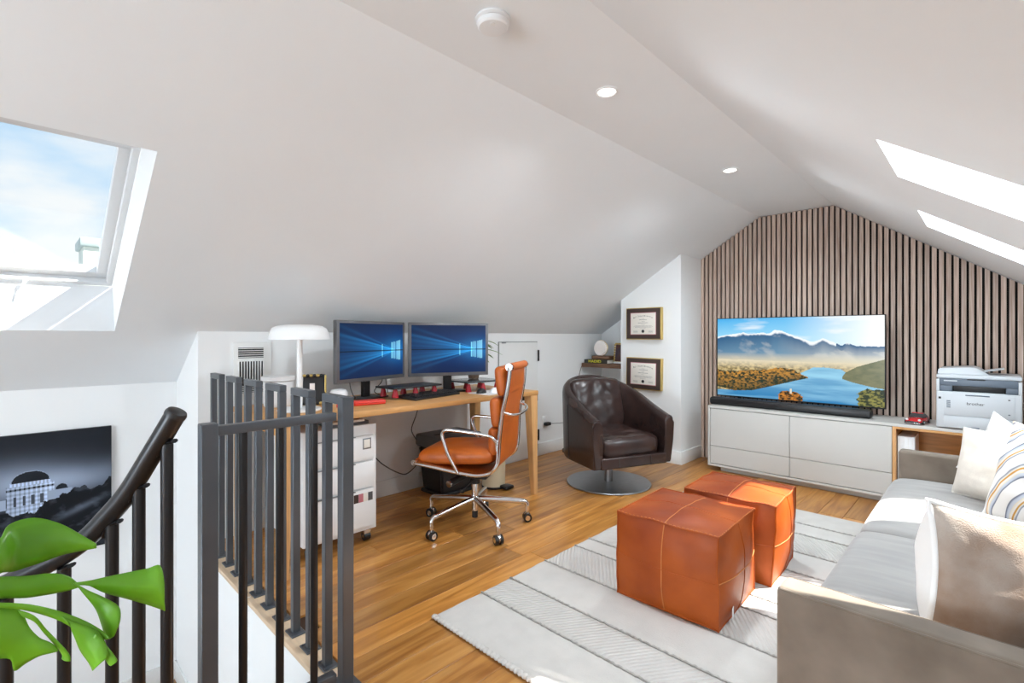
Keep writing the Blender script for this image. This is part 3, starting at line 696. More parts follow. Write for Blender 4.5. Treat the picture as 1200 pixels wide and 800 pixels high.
# file cabinet on castors
t = thing('file_cabinet', 'white three-drawer metal file cabinet on castors under the desk', 'cabinet', (-2.965, 1.355, 0))
FW, FD = .45, .53; zb, zt_ = .075, .715
b = NB(); add_box(b, (-.008, 0, (zb + zt_) / 2), (FD - .016, FW, zt_ - zb), .004); obj('body', b, M_whitem, t)
zz = [zb + .02, .335, .50, .66]
for k in range(3):
    z0, z1 = zz[k] + .006, zz[k + 1] - .006
    dwr = box_obj('drawer', (FD / 2 - .004, 0, (z0 + z1) / 2), (.018, FW - .05, z1 - z0), M_whitem, t, .003)
    b = NB(); add_box(b, (FD / 2 + .006, -.06, z1 - .002), (.012, .27, .006), .002); obj('handle', b, M_steel, dwr)
    if k == 2: 
        b = NB(); add_box(b, (FD / 2 + .0055, .15, z1 - .05), (.002, .055, .065), .0005); lk = obj('label_holder', b, M_steel, dwr)
        b = NB(); add_box(b, (FD / 2 + .007, .15, z1 - .05), (.001, .04, .05), .0002); obj('label_card', b, M_paper, lk)
    if k == 0:
        for q, (m_, w_) in enumerate(((M_matb, .03), (M_pink, .03), (M_paper, .03), (M_dgrey, .03))):
            b = NB(); add_box(b, (FD / 2 + .0055, .08 + q * .031, z1 - .045), (.0015, .03, .05), .0002); obj('sticker', b, m_, dwr)
for sx in (-1, 1):
    for sy in (-1, 1):
        X, Y = sx * (FD / 2 - .05), sy * (FW / 2 - .05)
        b = NB(); add_cyl(b, (X, Y - .018, .028), (X, Y + .018, .028), .027, n=18); w_ = obj('castor', b, M_cast, t)
        b = NB(); add_box(b, (X, Y, .06), (.045, .05, .03), .004); add_cyl(b, (X, Y - .021, .028), (X, Y + .021, .028), .011, n=10); obj('fork', b, M_chrome, w_)
t = thing('paper_tray', 'grey paper stack lying on top of the file cabinet', 'papers', (-2.90, 1.42, .715))
b = NB(); add_box(b, (0, 0, .011), (.33, .24, .021), .002); obj('lower_stack', b, M_dgrey, t); b = NB(); add_box(b, (.03, -.02, .028), (.30, .21, .012), .002); obj('upper_sheet', b, M_paper, t)
# shredder and pedal bin under the desk
t = thing('paper_shredder', 'black paper shredder with grey head under the desk', 'shredder', (-3.16, 2.50, 0))
b = NB(); bb = bmesh.new(); bmesh.ops.create_cube(bb, size=1)
for v in bb.verts:
    k = .17 if v.co.z < 0 else .20
    v.co = Vector((math.copysign(k * .75, v.co.x), math.copysign(k, v.co.y), .03 if v.co.z < 0 else .37))
bmesh.ops.bevel(bb, geom=bb.edges[:], offset=.015, segments=3, affect='EDGES'); _merge(b, bb); obj('bin_body', b, M_blackp, t)
b = NB(); add_box(b, (0, 0, .42), (.33, .44, .10), .022, 3); obj('cutter_head', b, M_dgrey, t)
b = NB(); add_box(b, (.01, 0, .471), (.03, .30, .006), .001); obj('feed_slot', b, M_cast, t)
b = NB(); add_box(b, (0, 0, .015), (.28, .36, .028), .008); obj('foot_frame', b, M_blackp, t)
t = thing('pedal_bin', 'cream pedal bin with black foot pedal behind the office chair', 'bin', (-2.97, 2.82, 0))
b = NB(); add_lathe(b, [(0, .004), (.092, .004), (.096, .02), (.099, .33), (0, .33)], n=36); obj('bin_body', b, M_creamb, t)
b = NB(); add_lathe(b, [(.099, .332), (.102, .336), (.10, .352), (.08, .362), (0, .366)], n=36); obj('lid', b, M_blackp, t)
b = NB(); add_lathe(b, [(0, .0005), (.098, .0005), (.100, .012), (.096, .018)], n=36); obj('base_ring', b, M_blackp, t)
b = NB(); add_box(b, (.135, .02, .022), (.085, .09, .028), .011, 3); obj('pedal', b, M_cast, t)

# ------------------------------------------------------------------ office chair (local: front = +X, z from floor)
ch = thing('office_chair', 'cognac leather padded office chair with polished aluminium frame on castors', 'office chair', (-2.453, 2.158, 0), R(209.8))
def arc_profile(off=0.0):
    """side rail seen from the side: front tip, under the seat, round the rear bend, up the back"""
    pts = [(.315, .452), (.20, .436), (.08, .418), (-.04, .404), (-.12, .404), (-.185, .425), (-.222, .47), (-.232, .54), (-.237, .62), (-.243, .70), (-.252, .78), (-.268, .86), (-.282, .94), (-.291, 1.02), (-.292, 1.062)]
    return pts
pr_ = arc_profile()
for s in (-1, 1):
    yb = lambda z: .245 - .04 * max(0, min(1, (z - .6) / .45))
    b = NB(); add_tube(b, smooth_path([(x, s * yb(z), z) for x, z in pr_], 4), .0125, n=12, flat=1.9, up=(0, 1, 0)); obj('side_rail', b, M_chrome, ch)
    # armrest loop
    arm = [(.02, .412), (.03, .43), (.075, .52), (.105, .60), (.118, .648), (.100, .672), (.06, .676), (-.05, .668), (-.15, .658), (-.200, .645), (-.222, .61), (-.230, .56)]
    b = NB(); add_tube(b, smooth_path([(x, s * (.262 + .016 * min(1, max(0, (z - .41) / .1)) - (.02 if i > 9 else 0)), z) for i, (x, z) in enumerate(arm)], 5), .0105, n=12, flat=1.25, up=(0, 1, 0)); obj('armrest', b, M_chrome, ch)
    b = NB(); add_cyl(b, (-.292, s * .190, 1.062), (-.292, s * .222, 1.062), .0225, n=20); obj('roll_end_cap', b, M_chrome, ch)
    b = NB(); add_cyl(b, (.318, s * .23, .455), (.318, s * .262, .455), .0185, n=20); obj('front_end_cap', b, M_chrome, ch)
b = NB(); add_cyl(b, (-.292, -.19, 1.062), (-.292, .19, 1.062), .024, n=20); obj('top_roll', b, M_tan, ch)
b = NB(); add_cyl(b, (.318, -.235, .455), (.318, .235, .455), .016, n=16); obj('front_roll', b, M_tan, ch)
# leather sling (behind/under pads)
b = NB(); pth = smooth_path([(x, 0, z) for x, z in pr_], 3); N_ = len(pth); rows = []
for i, p in enumerate(pth):
    tng = (pth[min(i + 1, N_ - 1)] - pth[max(i - 1, 0)]).normalized(); nrm = Vector((tng.z, 0, -tng.x))  # outward normal
    wd = .243 - .042 * max(0, min(1, (p.z - .6) / .45))
    rows.append([[b.verts.new(p - nrm * o_ + Vector((0, y, 0))) for y in (-wd, -wd * .5, 0, wd * .5, wd)] for o_ in (.003, -.005)])
for a, c in zip(rows, rows[1:]):
    for q in (0, 1):
        for i in range(4): b.faces.new((a[q][i], a[q][i + 1], c[q][i + 1], c[q][i]))
    for i in (0, 4): b.faces.new((a[0][i], a[1][i], c[1][i], c[0][i]))
obj('leather_sling', b, M_tan, ch)
def pad(parent, name, ctr, size, tilt, m, bulge=.6, n=14, wr=.0, seed=0):
    """soft cushion: size=(length x, width y, thickness z), tilted about Y"""
    b = NB(); lx, ly, lz = size; grid = {}
    def pt(u, v, s):
        e = (1 - abs(u) ** 4) * (1 - abs(v) ** 4); hz = lz / 2 * (.5 + .5 * max(e, 0) ** .45) * s
        rx = 1 - .05 * abs(v) ** 6; ry = 1 - .05 * abs(u) ** 6
        w = noise.noise(Vector((u * 2.2 + seed, v * 2.2, s))) * wr
        return Vector((u * lx / 2 * rx, v * ly / 2 * ry, hz + w * max(e, 0)))
    vs = {}
    for s in (-1, 1):
        for i in range(n + 1):
            for j in range(n + 1):
                vs[(s, i, j)] = b.verts.new(pt(-1 + 2 * i / n, -1 + 2 * j / n, s))
        for i in range(n):
            for j in range(n): b.faces.new([vs[(s, i + a, j + c)] for a, c in ((0, 0), (1, 0), (1, 1), (0, 1))])
    rim = [(i, 0) for i in range(n)] + [(n, j) for j in range(n)] + [(i, n) for i in range(n, 0, -1)] + [(0, j) for j in range(n, 0, -1)]
    for k in range(len(rim)):
        a, c = rim[k], rim[(k + 1) % len(rim)]; b.faces.new((vs[(-1,) + a], vs[(-1,) + c], vs[(1,) + c], vs[(1,) + a]))
    bmesh.ops.transform(b, matrix=T(*ctr) @ rot('Y', tilt), verts=b.verts)
    o = obj(name, b, m, parent, auto=180, sub=1); return o
pad(ch, 'seat_cushion', (.062, 0, .492), (.52, .468, .112), 3.5, M_tan, wr=.01)
pad(ch, 'back_cushion', (-.188, 0, .600), (.172, .44, .092), 92, M_tan)
pad(ch, 'back_cushion', (-.200, 0, .778), (.188, .425, .094), 95, M_tan)
pad(ch, 'back_cushion', (-.232, 0, .972), (.190, .41, .094), 97, M_tan)
b = NB(); add_tube(b, smooth_path([(-.257, -.225, .79), (-.30, -.21, .775), (-.325, -.12, .765), (-.33, 0, .763), (-.325, .12, .765), (-.30, .21, .775), (-.257, .225, .79)], 5), .009, n=10); obj('back_stretcher', b, M_chrome, ch)
b = NB(); add_tube(b, [(-.03, -.245, .400), (-.03, -.12, .385), (-.03, .12, .385), (-.03, .245, .400)], .011, n=10); add_tube(b, [(.12, -.245, .420), (.12, 0, .40), (.12, .245, .420)], .011, n=10); obj('seat_stretcher', b, M_chrome, ch)
b = NB(); add_box(b, (.0, 0, .345), (.20, .12, .055), .014, 3); add_cyl(b, (0, 0, .28), (0, 0, .34), .035, n=20); obj('tilt_mechanism', b, M_blackp, ch)
b = NB(); add_cyl(b, (.06, .05, .335), (.11, .175, .315), .024, n=18); tk = obj('tension_knob', b, M_blackp, ch)
b = NB(); add_cyl(b, (.11, .175, .315), (.114, .185, .3135), .0215, n=18); obj('knob_cap', b, M_chrome, tk)
b = NB(); add_cyl(b, (.0, .04, .31), (.03, .16, .275), .007, n=10); add_sphere(b, (.03, .165, .272), .017, n=12); obj('lever', b, M_blackp, ch)
b = NB(); add_cyl(b, (0, 0, .10), (0, 0, .29), .0225, n=20); obj('gas_column', b, M_chrome, ch)
b = NB(); add_cyl(b, (0, 0, .052), (0, 0, .105), .0195, n=18); obj('column_tip', b, M_blackp, ch)
for k in range(5):
    a = R(-90 + 72 * k - 209.8); ca, sa = math.cos(a), math.sin(a); rv = lambda r_, z: (r_ * ca, r_ * sa, z)
    b = NB(); add_tube(b, smooth_path([rv(.0, .178), rv(.12, .165), rv(.30, .142), rv(.335, .136), rv(.352, .115), rv(.353, .075)], 5), lambda q: .0185 - .006 * q if q < .8 else .0145, n=12, flat=1.15); lg = obj('base_arm', b, M_chrome, ch)
    px_, py_ = -sa, ca; c0 = Vector(rv(.353, .030))
    b = NB()
    for s in (-1, 1):
        add_cyl(b, c0 + Vector((px_, py_, 0)) * s * .006, c0 + Vector((px_, py_, 0)) * s * .024, .029, n=20)
    obj('castor_wheel', b, M_cast, lg)
    b = NB(); add_sphere(b, c0 + Vector((0, 0, .006)), .027, (1, 1, .95), 14); add_cyl(b, c0 + Vector((0, 0, .02)), c0 + Vector((0, 0, .05)), .008, n=10)
    add_cyl(b, c0 - Vector((px_, py_, 0)) * .0265, c0 + Vector((px_, py_, 0)) * .0265, .017, n=16); obj('castor_hood', b, M_chrome, lg)

# ------------------------------------------------------------------ swivel tub armchair (front = local +X)
t = thing('tub_armchair', 'dark brown leather swivel tub armchair on a round brushed steel base', 'armchair', (-2.347, 3.583, 0), R(-23))
b = NB(); add_lathe(b, [(0, 0.001), (.352, .001), (.356, .006), (.350, .013), (.06, .017), (0, .018)], n=64); obj('base_disc', b, M_steel, t)
b = NB(); add_cyl(b, (0, 0, .014), (0, 0, .235), .036, n=28); obj('pedestal', b, M_steel, t)
# tub wall: closed section swept round a U plan
def tub_plan(k, r_, xf):
    """k 0..1 along the U from front of one arm round the back to the other arm; r_ radius; xf front x"""
    Ls = xf + .02; arc = PI * r_; tot = 2 * Ls + arc; s_ = k * tot
    if s_ < Ls: return Vector((xf - s_, -r_, 0))
    if s_ < Ls + arc:
        a = (s_ - Ls) / r_; return Vector((-.02 - r_ * math.sin(a), -r_ * math.cos(a), 0))
    return Vector((-.02 + (s_ - Ls - arc), r_, 0))
b = NB(); NS = 56; rings = []
zb0 = .225
for i in range(NS + 1):
    k = i / NS; po, pi_ = tub_plan(k, .385, .375), tub_plan(k, .300, .375)
    xx = po.x; h = .60 + .295 * max(0, min(1, (.375 - xx) / .79)) ** 1.15
    inn = po.lerp(pi_, 1)
    taper = 1 - .06 * (1 - 0)
    sec = []
    prof = [(0, zb0 + .02), (.0, zb0 + .2), (-.004, (zb0 + h) / 2), (0, h - .05), (.06, h - .016), (.22, h), (.5, h + .006), (.78, h), (.94, h - .016), (1, h - .05), (1, (zb0 + h) / 2), (1, zb0 + .16), (1, zb0 + .02), (.9, zb0), (.1, zb0)]
    for q, z in prof:
        p = po.lerp(inn, q); fl_ = 1 - .035 * (1 - (z - zb0) / (h - zb0)); sec.append(b.verts.new((p.x * fl_, p.y * fl_, z)))
    rings.append(sec)
for a, c in zip(rings, rings[1:]):
    for j in range(len(a)): b.faces.new((a[j], a[(j + 1) % len(a)], c[(j + 1) % len(a)], c[j]))
b.faces.new(rings[0]); b.faces.new(rings[-1][::-1])
bmesh.ops.bevel(b, geom=[e for e in b.edges if len(e.link_faces) == 2 and any(len(f.verts) > 4 for f in e.link_faces)], offset=.014, segments=3, affect='EDGES')
obj('tub_shell', b, M_brown, t, auto=60)
b = NB(); add_box(b, (.352, 0, .268), (.045, .62, .088), .012, 3); obj('front_rail', b, M_brown, t)
b = NB(); add_box(b, (.04, 0, .245), (.62, .61, .04), .01); obj('seat_deck', b, M_brown, t)
b = NB()
for s_ in (-1, 1): add_box(b, (.398 - .022, s_ * .15, .268), (.003, .003, .08), .0005, 1)
obj('rail_seam', b, M_blackp, t); 
for kk in (.20, .80, .5):
    p = tub_plan(kk, .3865, .375); n_ = Vector((p.x + .02, p.y, 0)).normalized() if p.x < -.02 else Vector((0, math.copysign(1, p.y), 0))
    h = .60 + .295 * max(0, min(1, (.375 - p.x) / .79)) ** 1.15
    b = NB(); add_tube(b, [(p.x * .967, p.y * .967, zb0 + .02), (p.x * .983, p.y * .983, (zb0 + h) / 2), (p.x * .998, p.y * .998, h - .05)], .0025, n=6); obj('piping', b, M_blackp, t)
def crumple_pad(parent, name, mtx, size, m, amp=.012, n=26, seed=0, arcs=1.0):
    b = NB(); lx, ly, lz = size; vs = {}
    for s_ in (-1, 1):
        for i in range(n + 1):
            for j in range(n + 1):
                u, v = -1 + 2 * i / n, -1 + 2 * j / n
                e = max(0, (1 - abs(u) ** 5) * (1 - abs(v) ** 5)); rc = 1 - .12 * (abs(u) * abs(v)) ** 4
                # creases run towards the middle of the front edge
                ang = math.atan2(v, u + 1.3); cr = math.sin(ang * 9 + 3 * noise.noise(Vector((u * 1.5 + seed, v * 1.5, 0)))) * amp * .5
                w = noise.noise(Vector((u * 3 + seed, v * 3, s_))) * amp + cr
                z = lz / 2 * (.4 + .6 * e ** .5) * s_ + w * e * (1 if s_ > 0 else .2)
                vs[(s_, i, j)] = b.verts.new((u * lx / 2 * rc, v * ly / 2 * rc, z))
        for i in range(n):
            for j in range(n): b.faces.new([vs[(s_, i + a, j + c)] for a, c in ((0, 0), (1, 0), (1, 1), (0, 1))])
    rim = [(i, 0) for i in range(n)] + [(n, j) for j in range(n)] + [(i, n) for i in range(n, 0, -1)] + [(0, j) for j in range(n, 0, -1)]
    for k in range(len(rim)):
        a, c = rim[k], rim[(k + 1) % len(rim)]; b.faces.new((vs[(-1,) + a], vs[(-1,) + c], vs[(1,) + c], vs[(1,) + a]))
    bmesh.ops.transform(b, matrix=mtx, verts=b.verts)
    return obj(name, b, m, parent, auto=180, sub=1)
crumple_pad(t, 'seat_cushion', T(.055, 0, .375) @ rot('Y', 1), (.61, .585, .20), M_brown, .016, seed=2)
crumple_pad(t, 'back_cushion', T(-.205, 0, .645) @ rot('Y', -103) @ rot('Z', 180), (.47, .54, .18), M_brown, .034, seed=9)

# ------------------------------------------------------------------ framed diplomas
def diploma(z, tilt, lab):
    t = thing('framed_diploma', lab, 'framed diploma', (-2.546, YC, z), 0, 'framed diplomas')
    t.rotation_euler = (0, R(tilt), 0); w, h = .395, .325; dpt = .046
    b = NB(); add_box(b, (0, -dpt / 2, 0), (w, dpt, h), .003); obj('frame', b, M_gold, t)
    b = NB(); add_box(b, (0, -dpt - .001, 0), (w - .016, .003, h - .016), .0008); obj('mat_board', b, M_matb, t)
    b = NB(); add_box(b, (0, -dpt - .0028, 0), (w - .105, .0015, h - .098), .0003); obj('mat_line', b, M_pink, t)
    b = NB(); add_box(b, (0, -dpt - .0038, 0), (w - .115, .0015, h - .108), .0003); pp = obj('certificate', b, M_paper, t)
    bb = NB(); txt = 'Ball State University'; R0 = .30; step = .0108
    for i, chh in enumerate(txt):
        if chh == ' ': continue
        a = (i - (len(txt) - 1) / 2) * step / R0
        g = text_bm(chh, .021, .0002); bmesh.ops.transform(g, matrix=T(R0 * math.sin(a), -dpt - .0048, .080 - R0 * (1 - math.cos(a))) @ Matrix.Rotation(a, 4, 'Y') @ FACE_NY, verts=g.verts); _merge(bb, g)
    o = obj('lettering', bb, M_ink, pp, smooth=False); o['kind'] = 'stuff'
    bb = NB(); r_ = random.Random(int(z * 100))
    for zz, ww, hh in ((.052, .03, .002), (.040, .085, .004), (.022, .03, .002), (.008, .11, .004), (-.008, .035, .002), (-.022, .19, .002), (-.030, .21, .002), (-.038, .18, .002), (-.050, .06, .002)):
        x = -ww / 2
        while x < ww / 2: 
            l = r_.uniform(.004, .012); add_box(bb, (x + l / 2, -dpt - .0049, zz), (l, .0004, hh)); x += l + .003
    for sx in (-1, 1):
        for q in range(3): add_box(bb, (sx * .085, -dpt - .0049, -.075 - q * .007), (.05, .0004, .0015))
    o = obj('small_print', bb, M_dgrey, pp, smooth=False); o['kind'] = 'stuff'
    bb = NB(); add_cyl(bb, (0, -dpt - .0046, -.078), (0, -dpt - .0056, -.078), .016, n=24); obj('seal', bb, M_ink, pp)
diploma(1.380, 0, 'upper framed diploma in a brown mat and gold frame on the white wall'); diploma(.868, .8, 'lower framed diploma in a brown mat and gold frame, directly above the armchair')

# ------------------------------------------------------------------ alcove shelf and what stands on it
t = thing('floating_shelf', 'walnut floating shelf across the alcove beside the diplomas', 'shelf', (-3.115, 4.835, .945))
b = NB(); add_box(b, (0, 0, -.024), (.55, .43, .045), .003); obj('board', b, M_walsh, t)
b = NB(); add_box(b, (0, .19, -.06), (.5, .03, .026), .002); obj('batten', b, M_walsh, t)
SZ = .9455
t = thing('book', 'black book with yellow lettering on its spine lying on the shelf', 'book', (-3.205, 4.735, SZ))
b = NB(); add_box(b, (0, 0, .020), (.30, .20, .036), .002); obj('page_block', b, M_paper, t)
b = NB(); add_box(b, (0, 0, .0015), (.31, .21, .003), .001); add_box(b, (0, 0, .0395), (.31, .21, .003), .001); add_box(b, (0, -.104, .0205), (.31, .003, .041), .001); obj('cover', b, M_blackp, t)
text('spine_lettering', 'HADID', .046, M_yellow, t, T(-.01, -.1062, .0205) @ Matrix.Diagonal((1.2, 1, 1, 1)) @ FACE_NY)
t = thing('globe_lamp', 'round white disc lamp on a wooden block, standing on the book', 'lamp', (-3.185, 4.74, SZ + .0415))
b = NB(); add_box(b, (.01, 0, .022), (.235, .13, .043), .012, 3); obj('wooden_block', b, M_walsh, t)
b = NB(); add_cyl(b, (-.02, -.022, .128), (-.02, .022, .128), .088, n=40); bmesh.ops.bevel(b, geom=[e for e in b.edges if len(e.link_faces) == 2 and e.calc_face_angle(0) > 1], offset=.012, segments=3, affect='EDGES'); obj('disc', b, M_globe, t)
b = NB(); add_tube(b, [Vector((-.02 + .089 * math.cos(a), 0, .128 + .089 * math.sin(a))) for a in [k * 2 * PI / 36 for k in range(36)]], .0035, n=8, closed=True); obj('rim', b, M_gold, t)
t = thing('ornate_frame', 'small ornate gold frame with a dark blue picture, leaning at the shelf end', 'picture frame', (-2.945, 4.76, SZ))
Rf = rot('X', -8)
b = NB(); add_box(b, (0, 0, .115), (.15, .016, .19), .002, rot=Rf); obj('picture', b, mat('dark_blue_print', (48, 50, 74), .4, noise_s=14, rgb2=(104, 66, 52)), t)
bb = NB()
for k in range(30):
    a = k / 30 * 4; sgm, f = int(a), a % 1
    x, z = [(-.085 + .17 * f, .015), (.085, .015 + .205 * f), (.085 - .17 * f, .22), (-.085, .22 - .205 * f)][sgm]
    add_sphere(bb, (x, -.012 + (z - .1) * .13, z), .0125, (1, .6, 1), 8)
o = obj('gold_moulding', bb, M_gold, t); o['kind'] = 'stuff'
b = NB(); add_box(b, (0, -.012, .012), (.17, .05, .02), .004); obj('foot', b, M_whitep, t)
def outlet(name, lab, loc, rz=0, w=.075, h=.118):
    t = thing(name, lab, 'outlet', loc, rz)
    b = NB(); add_box(b, (.0035, 0, 0), (.006, w, h), .002); obj('plate', b, M_trim, t)
    b = NB(); add_box(b, (.0072, 0, .024), (.002, .034, .03), .0005); obj('socket', b, M_whitep, t); b = NB(); add_box(b, (.0072, 0, -.024), (.002, .034, .03), .0005); obj('socket', b, M_whitep, t); return t
outlet('wall_outlet', 'white wall outlet with a black plug, right of the desk leg', (XL, 3.98, .345))
outlet('wall_outlet', 'white double outlet plate in the alcove below the walnut shelf', (-3.30, YF, .69), R(-90), .17, .11)
t = thing('power_plug', 'black plug and thin cord running from the outlet behind the armchair', 'plug', (XL + .009, 3.98, .322))
b = NB(); add_box(b, (.028, .01, 0), (.05, .07, .034), .008, 3); obj('plug_body', b, M_blackp, t)
b = NB(); add_tube(b, smooth_path([(.04, .04, 0), (.06, .14, -.006), (.05, .30, -.02), (.03, .45, -.06), (.02, .50, -.30), (.03, .52, -.318)], 5), .0028, n=6); obj('cord', b, M_dgrey, t)
cable('lamp_cord', 'thin grey cord hanging from the left end of the walnut shelf', [(-3.395, 4.655, .93), (-3.399, 4.62, .88), (-3.399, 4.575, .76), (-3.399, 4.56, .60), (-3.399, 4.55, .45)], .003, M_dgrey)

# ------------------------------------------------------------------ media console
KX0, KX1, KXM, KY0, KY1, KZ0, KZ1 = -1.905, .60, -.528, 4.58, 5.00, .045, .605
t = thing('media_console', 'long low white media console with an open oak bay at its right', 'console', (KX0, KY0, 0))
ox = lambda x: x - KX0
oy = lambda y: y - KY0
def kb(nm, x0, x1, y0, y1, z0, z1, m, bev=.0015, par=None):
    b = NB(); add_box(b, (ox((x0 + x1) / 2), oy((y0 + y1) / 2), (z0 + z1) / 2), (x1 - x0, y1 - y0, z1 - z0), bev, 1); return obj(nm, b, m, par or t)
kb('top_panel', KX0, KX1, KY0, KY1, KZ1 - .022, KZ1, M_lacq)
kb('bottom_panel', KX0, KX1, KY0, KY1, KZ0, KZ0 + .02, M_lacq)
kb('side_panel', KX0, KX0 + .018, KY0, KY1, KZ0 + .02, KZ1 - .022, M_lacq)
kb('partition', -1.222, -1.210, KY0 + .03, KY1, KZ0 + .02, KZ1 - .022, M_dgrey)
kb('back_panel', KX0 + .018, KXM, KY1 - .012, KY1, KZ0 + .02, KZ1 - .022, M_dgrey)
kb('inner_shadow_gap', KX0 + .019, KXM - .001, KY0 + .024, KY0 + .03, KZ0 + .021, KZ1 - .023, M_dgrey)
for (xa, xb) in ((KX0 + .022, -1.2185), (-1.2145, KXM - .003)):
    kb('cabinet_door', xa, xb, KY0 + .003, KY0 + .022, .2345, KZ1 - .027, M_lacq)
    kb('drawer', xa, xb, KY0 + .003, KY0 + .022, KZ0 + .025, .2305, M_lacq)
kb('oak_upright', KXM, KXM + .022, KY0, KY1, KZ0 + .02, KZ1 - .022, M_oakz)
kb('oak_upright', KX1 - .022, KX1, KY0, KY1, KZ0 + .02, KZ1 - .022, M_oakz)
kb('oak_top_lining', KXM + .022, KX1 - .022, KY0, KY1, KZ1 - .040, KZ1 - .022, M_oakx)
kb('oak_floor_lining', KXM + .022, KX1 - .022, KY0, KY1, KZ0 + .02, KZ0 + .038, M_oakx)
kb('oak_back_lining', KXM + .022, KX1 - .022, KY1 - .014, KY1, KZ0 + .038, KZ1 - .040, M_oakx)
kb('plinth', KX0 + .10, KX1 - .08, KY0 + .05, KY1 - .03, .001, KZ0, M_lacq)
t = thing('storage_box', 'white ribbed box standing inside the open oak bay', 'box', (-.452, 4.78, KZ0 + .0385))
b = NB(); add_box(b, (0, 0, .225), (.10, .30, .40), .004); obj('box_body', b, M_whitep, t)
for q in range(4): box_obj('rib', (-.036 + q * .024, -.151, .225), (.004, .004, .38), M_trim, t, .001)
b = NB(); add_box(b, (0, 0, .012), (.09, .28, .022), .003); obj('stand', b, M_blackp, t)
# television
def landscape(nx=330, ny=186):
    u, v = np.meshgrid((np.arange(nx) + .5) / nx, (np.arange(ny) + .5) / ny)   # v from bottom
    rg = np.random.default_rng(4)
    def n1(x, s, o):  # 1-d value noise
        t_ = np.random.default_rng(s).random(512); r_ = 0; a = 1; f = 1; tot = 0
        for _ in range(o):
            q = x * f; i = np.floor(q).astype(int) % 511; w = q - np.floor(q); w = w * w * (3 - 2 * w); r_ = r_ + a * (t_[i] * (1 - w) + t_[i + 1] * w); tot += a; a *= .5; f *= 2.1
        return r_ / tot
    def n2(x, y, s, o=4):
        g = np.random.default_rng(s).random((96, 96)); r_ = 0; a = 1; f = 1; tot = 0
        for _ in range(o):
            X, Y = x * f, y * f; i, j = np.floor(X).astype(int), np.floor(Y).astype(int); a1, b1 = X - i, Y - j; a1 = a1 * a1 * (3 - 2 * a1); b1 = b1 * b1 * (3 - 2 * b1)
            i %= 95; j %= 95
            r_ = r_ + a * ((g[i, j] * (1 - a1) + g[i + 1, j] * a1) * (1 - b1) + (g[i, j + 1] * (1 - a1) + g[i + 1, j + 1] * a1) * b1); tot += a; a *= .5; f *= 2
        return r_ / tot
    C3 = lambda r, g, b_: np.array(lin((r, g, b_))[:3])
    def mixc(a, b_, k): return a * (1 - k[..., None]) + b_ * k[..., None]
    sm = lambda x, a, b_: np.clip((x - a) / (b_ - a), 0, 1)
    img = mixc(np.broadcast_to(C3(150, 214, 244), u.shape + (3,)), np.broadcast_to(C3(66, 172, 232), u.shape + (3,)), sm(v, .75, 1.0) * (1 - .5 * u))
    img = mixc(img, np.ones(3) * .98, np.clip(sm(u, .45, 1.0) * 1.0 - .0 * v, 0, 1) ** 1.2)
    img = mixc(img, np.ones(3) * .93, sm(n2(u * 4, v * 12, 8), .55, .8) * .7)
    # far mountains
    def peaks(x, pts): return np.interp(x, [p[0] for p in pts], [p[1] for p in pts])
    m1 = peaks(u, [(0, .775), (.1, .795), (.18, .825), (.22, .80), (.3, .815), (.35, .81), (.395, .85), (.43, .84), (.48, .80), (.54, .755), (.6, .71), (.64, .715), (.675, .745), (.71, .725), (.76, .69), (.785, .665), (.81, .69), (.85, .67), (.92, .655), (1, .66)]) + (n1(u * 26, 3, 4) - .5) * .03
    inm = (v < m1); dep = np.clip((m1 - v) / .32, 0, 1); rid = n2(u * 9 + v * 5, v * 7 - u * 2, 5, 5)
    mc = mixc(np.broadcast_to(C3(30, 84, 128), u.shape + (3,)), np.broadcast_to(C3(120, 160, 184), u.shape + (3,)), np.clip(dep * .85, 0, 1))
    mc = mixc(mc, C3(186, 190, 190), sm(rid, .55, .72) * .6 * (dep > .18))
    mc = mixc(mc, C3(240, 246, 250), sm(rid + .45 * (u < 1) - dep * 3.2, .55, .75) * (m1 > .69))
    mc = mixc(mc, C3(246, 242, 226), sm(u, .4, 1.05) * .75 * sm(dep, 0, .5))
    img = np.where(inm[..., None], mc, img)
    # misty plain
    k = sm(.52 - v, -.05, .06) * (v < .56); img = mixc(img, mixc(np.broadcast_to(C3(208, 196, 168), u.shape + (3,)), np.broadcast_to(C3(224, 214, 186), u.shape + (3,)), u), k)
    k = (v < .46 + .02 * n1(u * 18, 8, 3)); tex = n2(u * 60, v * 50, 11, 3)
    img = np.where(k[..., None], mixc(mixc(np.broadcast_to(C3(112, 100, 70), u.shape + (3,)), np.broadcast_to(C3(214, 190, 134), u.shape + (3,)), sm(tex, .3, .7)), C3(226, 214, 184), sm(v, .36, .47)), img)
    # lake
    lake = (v < np.interp(u, [0, .1, .3, .42, .5, .55, .62, .70, .78, .84, 1], [.07, .075, .115, .19, .24, .33, .40, .41, .39, .31, .22]) + .006 * n1(u * 40, 2, 2))
    lc = mixc(np.broadcast_to(C3(34, 122, 178), u.shape + (3,)), np.broadcast_to(C3(150, 206, 232), u.shape + (3,)), sm(v, .0, .36) * .6 + .5 * sm(n2(u * 3, v * 16, 21), .45, .75))
    img = np.where(lake[..., None], lc, img)
    # forest on the left bank
    top = np.interp(u, [0, .05, .2, .34, .42, .50, .56, .60], [.33, .32, .33, .36, .39, .37, .32, .28]) + .03 * (n1(u * 55, 5, 3) - .5)
    bot = np.interp(u, [0, .12, .25, .36, .45, .52, .60], [.11, .07, .09, .15, .20, .24, .28])
    f = (v < top) & (v > bot) & (u < .60); fx = n2(u * 75, v * 60, 15, 3); sun_ = np.clip((v - bot) / (top - bot + 1e-3), 0, 1)
